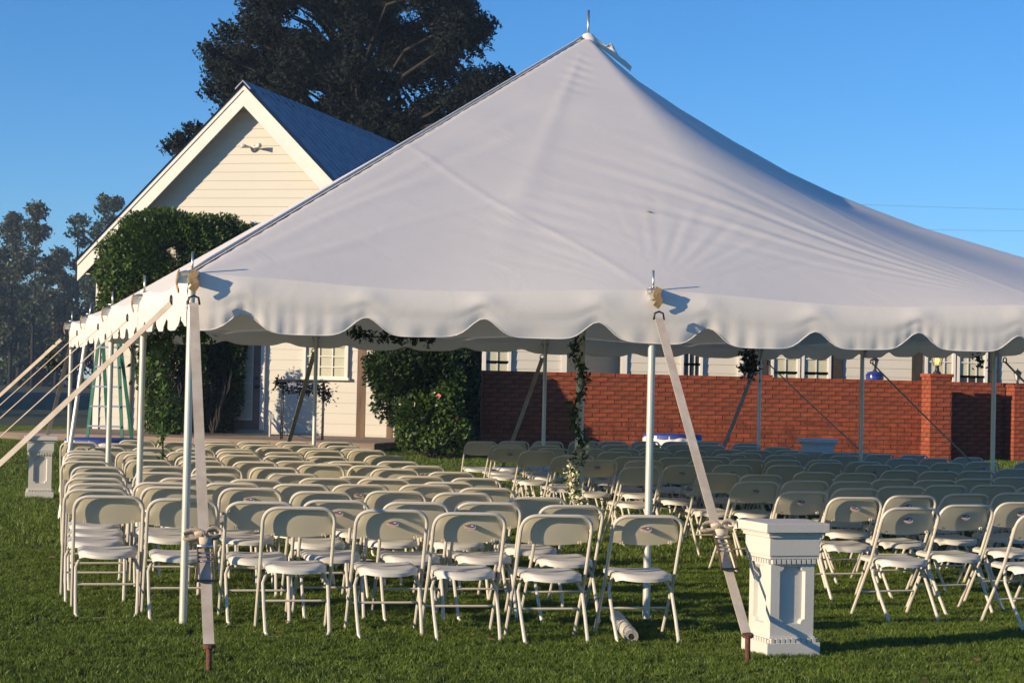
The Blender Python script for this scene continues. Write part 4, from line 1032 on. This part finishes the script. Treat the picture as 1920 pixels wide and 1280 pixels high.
# ------------------------------------------------------------------ trees
def tree(name, label, cat, base, height, clumps, leaf, m_, seed, trunk_r=.3, per=300, group=None, asp=.5, flat=.75, lean=0):
    rs = np.random.RandomState(seed); root = empty(name, base, 0, label, cat, group)
    top = Vector((lean, 0, height*.93)); q = MB(); n = 10
    tp = [Vector((lean*(i/n)**1.5+.25*math.sin(i*.9+seed)*trunk_r, .2*math.cos(i*1.1+seed)*trunk_r, top.z*i/n)) for i in range(n+1)]
    q.tube(tp, .3, 10, rs=[trunk_r*(1.15-.95*i/n) for i in range(n+1)]); q.build('trunk', M['bark'], root, True)
    P = []; lm = MB()
    for (c, r_) in clumps:
        c = Vector(c)-Vector(base); k = min(n-1, max(1, int((c.z-abs(c.x-lean)*.5)/top.z*n))); s = tp[k]
        mid = s.lerp(c, .5)+Vector((0, 0, .12*(c-s).length)); rr = trunk_r*.32*(1-.6*k/n)
        lm.tube([s, mid, c], .05, 5, rs=[rr, rr*.6, rr*.2])
        for t in range(4):
            u = Vector(rs.normal(size=3)).normalized()*r_*.8; lm.tube([mid.lerp(c, .6), c+u*.5, c+u], .02, 4, rs=[rr*.3, rr*.18, rr*.08])
        m = int(per*(r_**1.6)); u = rs.normal(size=(m, 3)); u /= np.linalg.norm(u, axis=1)[:, None]; u *= (rs.uniform(0, 1, m)**.45)[:, None]
        P.append(np.array(list(c))[None, :]+u*np.array([r_, r_, r_*flat])[None, :]*(1+.25*np.sin(u[:, :1]*11+u[:, 2:]*7)))
    lm.build('branch', M['bark'], root, True)
    leaves('crown', np.concatenate(P), leaf, m_, root, seed, None, asp); return root
# big dark oak behind the house; clumps follow the crown's real spread
rs = np.random.RandomState(21); OY = 56.
cl = []
def inside(x, y):
    prof = [(-260, 560, 790), (-160, 500, 850), (-60, 470, 870), (0, 470, 885), (40, 425, 930), (90, 385, 900), (130, 390, 880), (170, 400, 930), (230, 440, 985), (300, 470, 940), (380, 480, 900)]
    for (y0, a0, b0), (y1, a1, b1) in zip(prof, prof[1:]):
        if y0 <= y <= y1:
            t = (y-y0)/(y1-y0); return a0+(a1-a0)*t+8 < x < b0+(b1-b0)*t-8
    return False
tries = 0
while len(cl) < 440 and tries < 9000:
    tries += 1; x, y = rs.uniform(380, 985), rs.uniform(-260, 380)
    if not inside(x, y): continue
    Y = OY+rs.normal()*2.6; 
    if math.hypot((x-650)/60, (y-170)/35) < .8 or math.hypot((x-735)/30, (y-110)/26) < .9 or math.hypot((x-560)/26, (y-30)/22) < .8: 
        if rs.uniform() < .1: continue
    cl.append((at(x, y, Y), rs.uniform(.32, .72)))
for (x, y) in ((395, 95), (400, 170), (425, 60), (405, 125), (910, 45), (895, 60), (930, 140), (950, 150), (965, 190), (935, 200)): cl.append((at(x, y, OY+rs.normal()), .42))
for (x, y) in ((322, 275), (340, 262), (365, 245), (350, 280), (385, 262)): cl.append((at(x, y, OY+rs.normal()), .36))
bx = at(665, 640, OY)
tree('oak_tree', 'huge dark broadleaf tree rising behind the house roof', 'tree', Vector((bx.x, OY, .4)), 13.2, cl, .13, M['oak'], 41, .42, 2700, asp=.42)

def mk(x, ytop, ybot, wpx, Y, kind, seed, lab, leaf=.36, per=290, nn=44):
    Y *= 1.6; rs = np.random.RandomState(seed); b_ = at(x, 700, Y); top = at(x, ytop, Y).z; bot = at(x, ybot, Y).z; hw_ = wpx*Y/F/2; C = []
    for i in range(nn):
        t = rs.uniform(0, 1); z = bot+(top-bot)*t; wz = hw_*(math.sin(min(1, t*1.05+.12)*math.pi)**.6*.8+.25 if kind == 'd' else (.35+.65*math.sin(min(1, t+.25)*math.pi*.95)))
        C.append((Vector((b_.x+rs.uniform(-1, 1)*wz, Y+rs.uniform(-1, 1)*wz*.8, z)), rs.uniform(.5, 1.05)*max(.9, hw_*.30)))
    tree({'d': 'woodland_tree', 'p': 'pine_tree'}[kind], lab, 'tree', Vector((b_.x, Y, .4)), top-.4, C, leaf, M['decid'] if kind == 'd' else M['pine'], seed, .16 if kind == 'd' else .24, per, 'hazy trees at the left edge of the field', flat=.7)
mk(18, 400, 640, 60, 104, 'd', 51, 'slim olive tree standing at the far left edge of the picture')
mk(60, 385, 600, 66, 100, 'd', 52, 'tall slim brownish tree, second from the left edge', nn=30)
mk(205, 358, 560, 110, 108, 'p', 53, 'tall rounded dark pine just left of the house roof', nn=34)
mk(140, 400, 640, 80, 106, 'p', 54, 'dark pine between the brownish tree and the tall rounded pine', nn=26)
mk(105, 470, 680, 60, 112, 'd', 55, 'shorter loose tree in the gap between the slim trees')
mk(-30, 430, 660, 80, 106, 'd', 56, 'olive tree half cut by the left edge of the picture')
mk(175, 520, 690, 90, 115, 'p', 57, 'low dark pine under the tall rounded pine')
mk(240, 410, 640, 90, 114, 'p', 58, 'dark pine half hidden by the house eave')
mk(35, 540, 700, 80, 116, 'p', 59, 'low bushy pine behind the slim olive tree')
mk(80, 600, 715, 90, 118, 'p', 60, 'lowest bushy pine left of the centre of the hazy wood')
# understorey and the wood that goes on to both sides, one mass
def wood(name, label, spots, leaf, per, seed, m_):
    rs = np.random.RandomState(seed); P = []; tr = MB()
    for (x, y, h, r_) in spots:
        k = int(5+h*1.2)
        tr.tube([(x, y, .3), (x+rs.normal()*.3, y, h*.5), (x+rs.normal()*.4, y, h*.93)], .2, 6, rs=[.24, .16, .05])
        for i in range(k):
            z = h*(.12+.85*rs.uniform()) if h < 9 else h*(.35+.62*rs.uniform()); rr = r_*rs.uniform(.3, .6)
            m = int(per*rr); u = rs.normal(size=(m, 3)); u /= np.linalg.norm(u, axis=1)[:, None]; u *= (rs.uniform(0, 1, m)**.45)[:, None]
            c = np.array([x+rs.normal()*r_*.5, y+rs.normal()*r_*.5, z+.4]); P.append(c[None, :]+u*rr*np.array([1, 1, .75])[None, :])
    o = leaves(name, np.concatenate(P), leaf, m_, None, seed); tag(o, label, 'wood', kind='stuff')
    t = tr.build('trunk', M['bark'], o, True); t['kind'] = 'stuff'
rs = np.random.RandomState(77)
sp = [(-70+i*2.6+rs.normal()*.9, 195+rs.normal()*4, rs.uniform(5, 8.5), 3.4) for i in range(28)]
sp += [(-74+i*3.6, 215+rs.normal()*5, rs.uniform(9, 15), 4) for i in range(20)]
wood('far_wood', 'low hazy undergrowth and trees closing the far side of the field', sp, .5, 110, 6, M['pine'])
sp = [(-54-rs.uniform(0, 10), 28+i*3.4+rs.normal(), rs.uniform(12, 15), 4.2) for i in range(24)]
wood('side_wood', 'tall wood beyond the left side of the field that shades it', sp, .8, 60, 9, M['pine'])

# ------------------------------------------------------------------ power lines
ps = mat('utility_pole_wood', (.12, .09, .07), .9)
PY = 110.
pol = []
for X_ in (2.0, 44.0):
    up = empty('utility_pole', (X_, PY, .4), 0, 'brown wooden utility pole carrying two wires, %s' % ('hidden behind the tent' if X_ < 10 else 'beyond the right edge'), 'pole')
    q = MB(); q.tube([(0, 0, -.2), (0, 0, 12.2)], .14, 8, rs=[.16, .11]); q.build('shaft', ps, up, True); q = MB(); q.box((0, 0, 11.9), (.12, 1.6, .1)); q.build('crossarm', ps, up)
for (ya, yb, lab) in ((383, 393, 'upper power cable crossing the sky at right'), (428, 433, 'lower power cable crossing the sky at right')):
    A_, B_ = at(1600, ya, PY), at(1920, yb, PY); pts = []
    for i in range(21):
        x = 2+42*i/20; t = (x-A_.x)/(B_.x-A_.x); pts.append((x, PY, A_.z+(B_.z-A_.z)*t+.00055*(x-A_.x)*(x-B_.x)))
    q = MB(); q.tube(pts, .007, 5); tag(q.build('power_cable', M['cable'], None, True), lab, 'cable', 'power cables over the building')

# ------------------------------------------------------------------ haze
HAZE = .0006
if HAZE:
    q = MB(); q.box((0, 305, 13), (990, 760, 28)); o = q.build('haze', bpy.data.materials.new('haze'))
    o.data.materials[0].use_nodes = True; t = o.data.materials[0].node_tree; t.nodes.clear()
    out = t.nodes.new('ShaderNodeOutputMaterial'); pv = t.nodes.new('ShaderNodeVolumePrincipled'); pv.inputs['Color'].default_value = (.55, .75, 1, 1); pv.inputs['Density'].default_value = HAZE; pv.inputs['Anisotropy'].default_value = 0.0
    t.links.new(pv.outputs[0], out.inputs['Volume']); tag(o, 'thin morning mist hanging over the field', 'haze', kind='stuff')
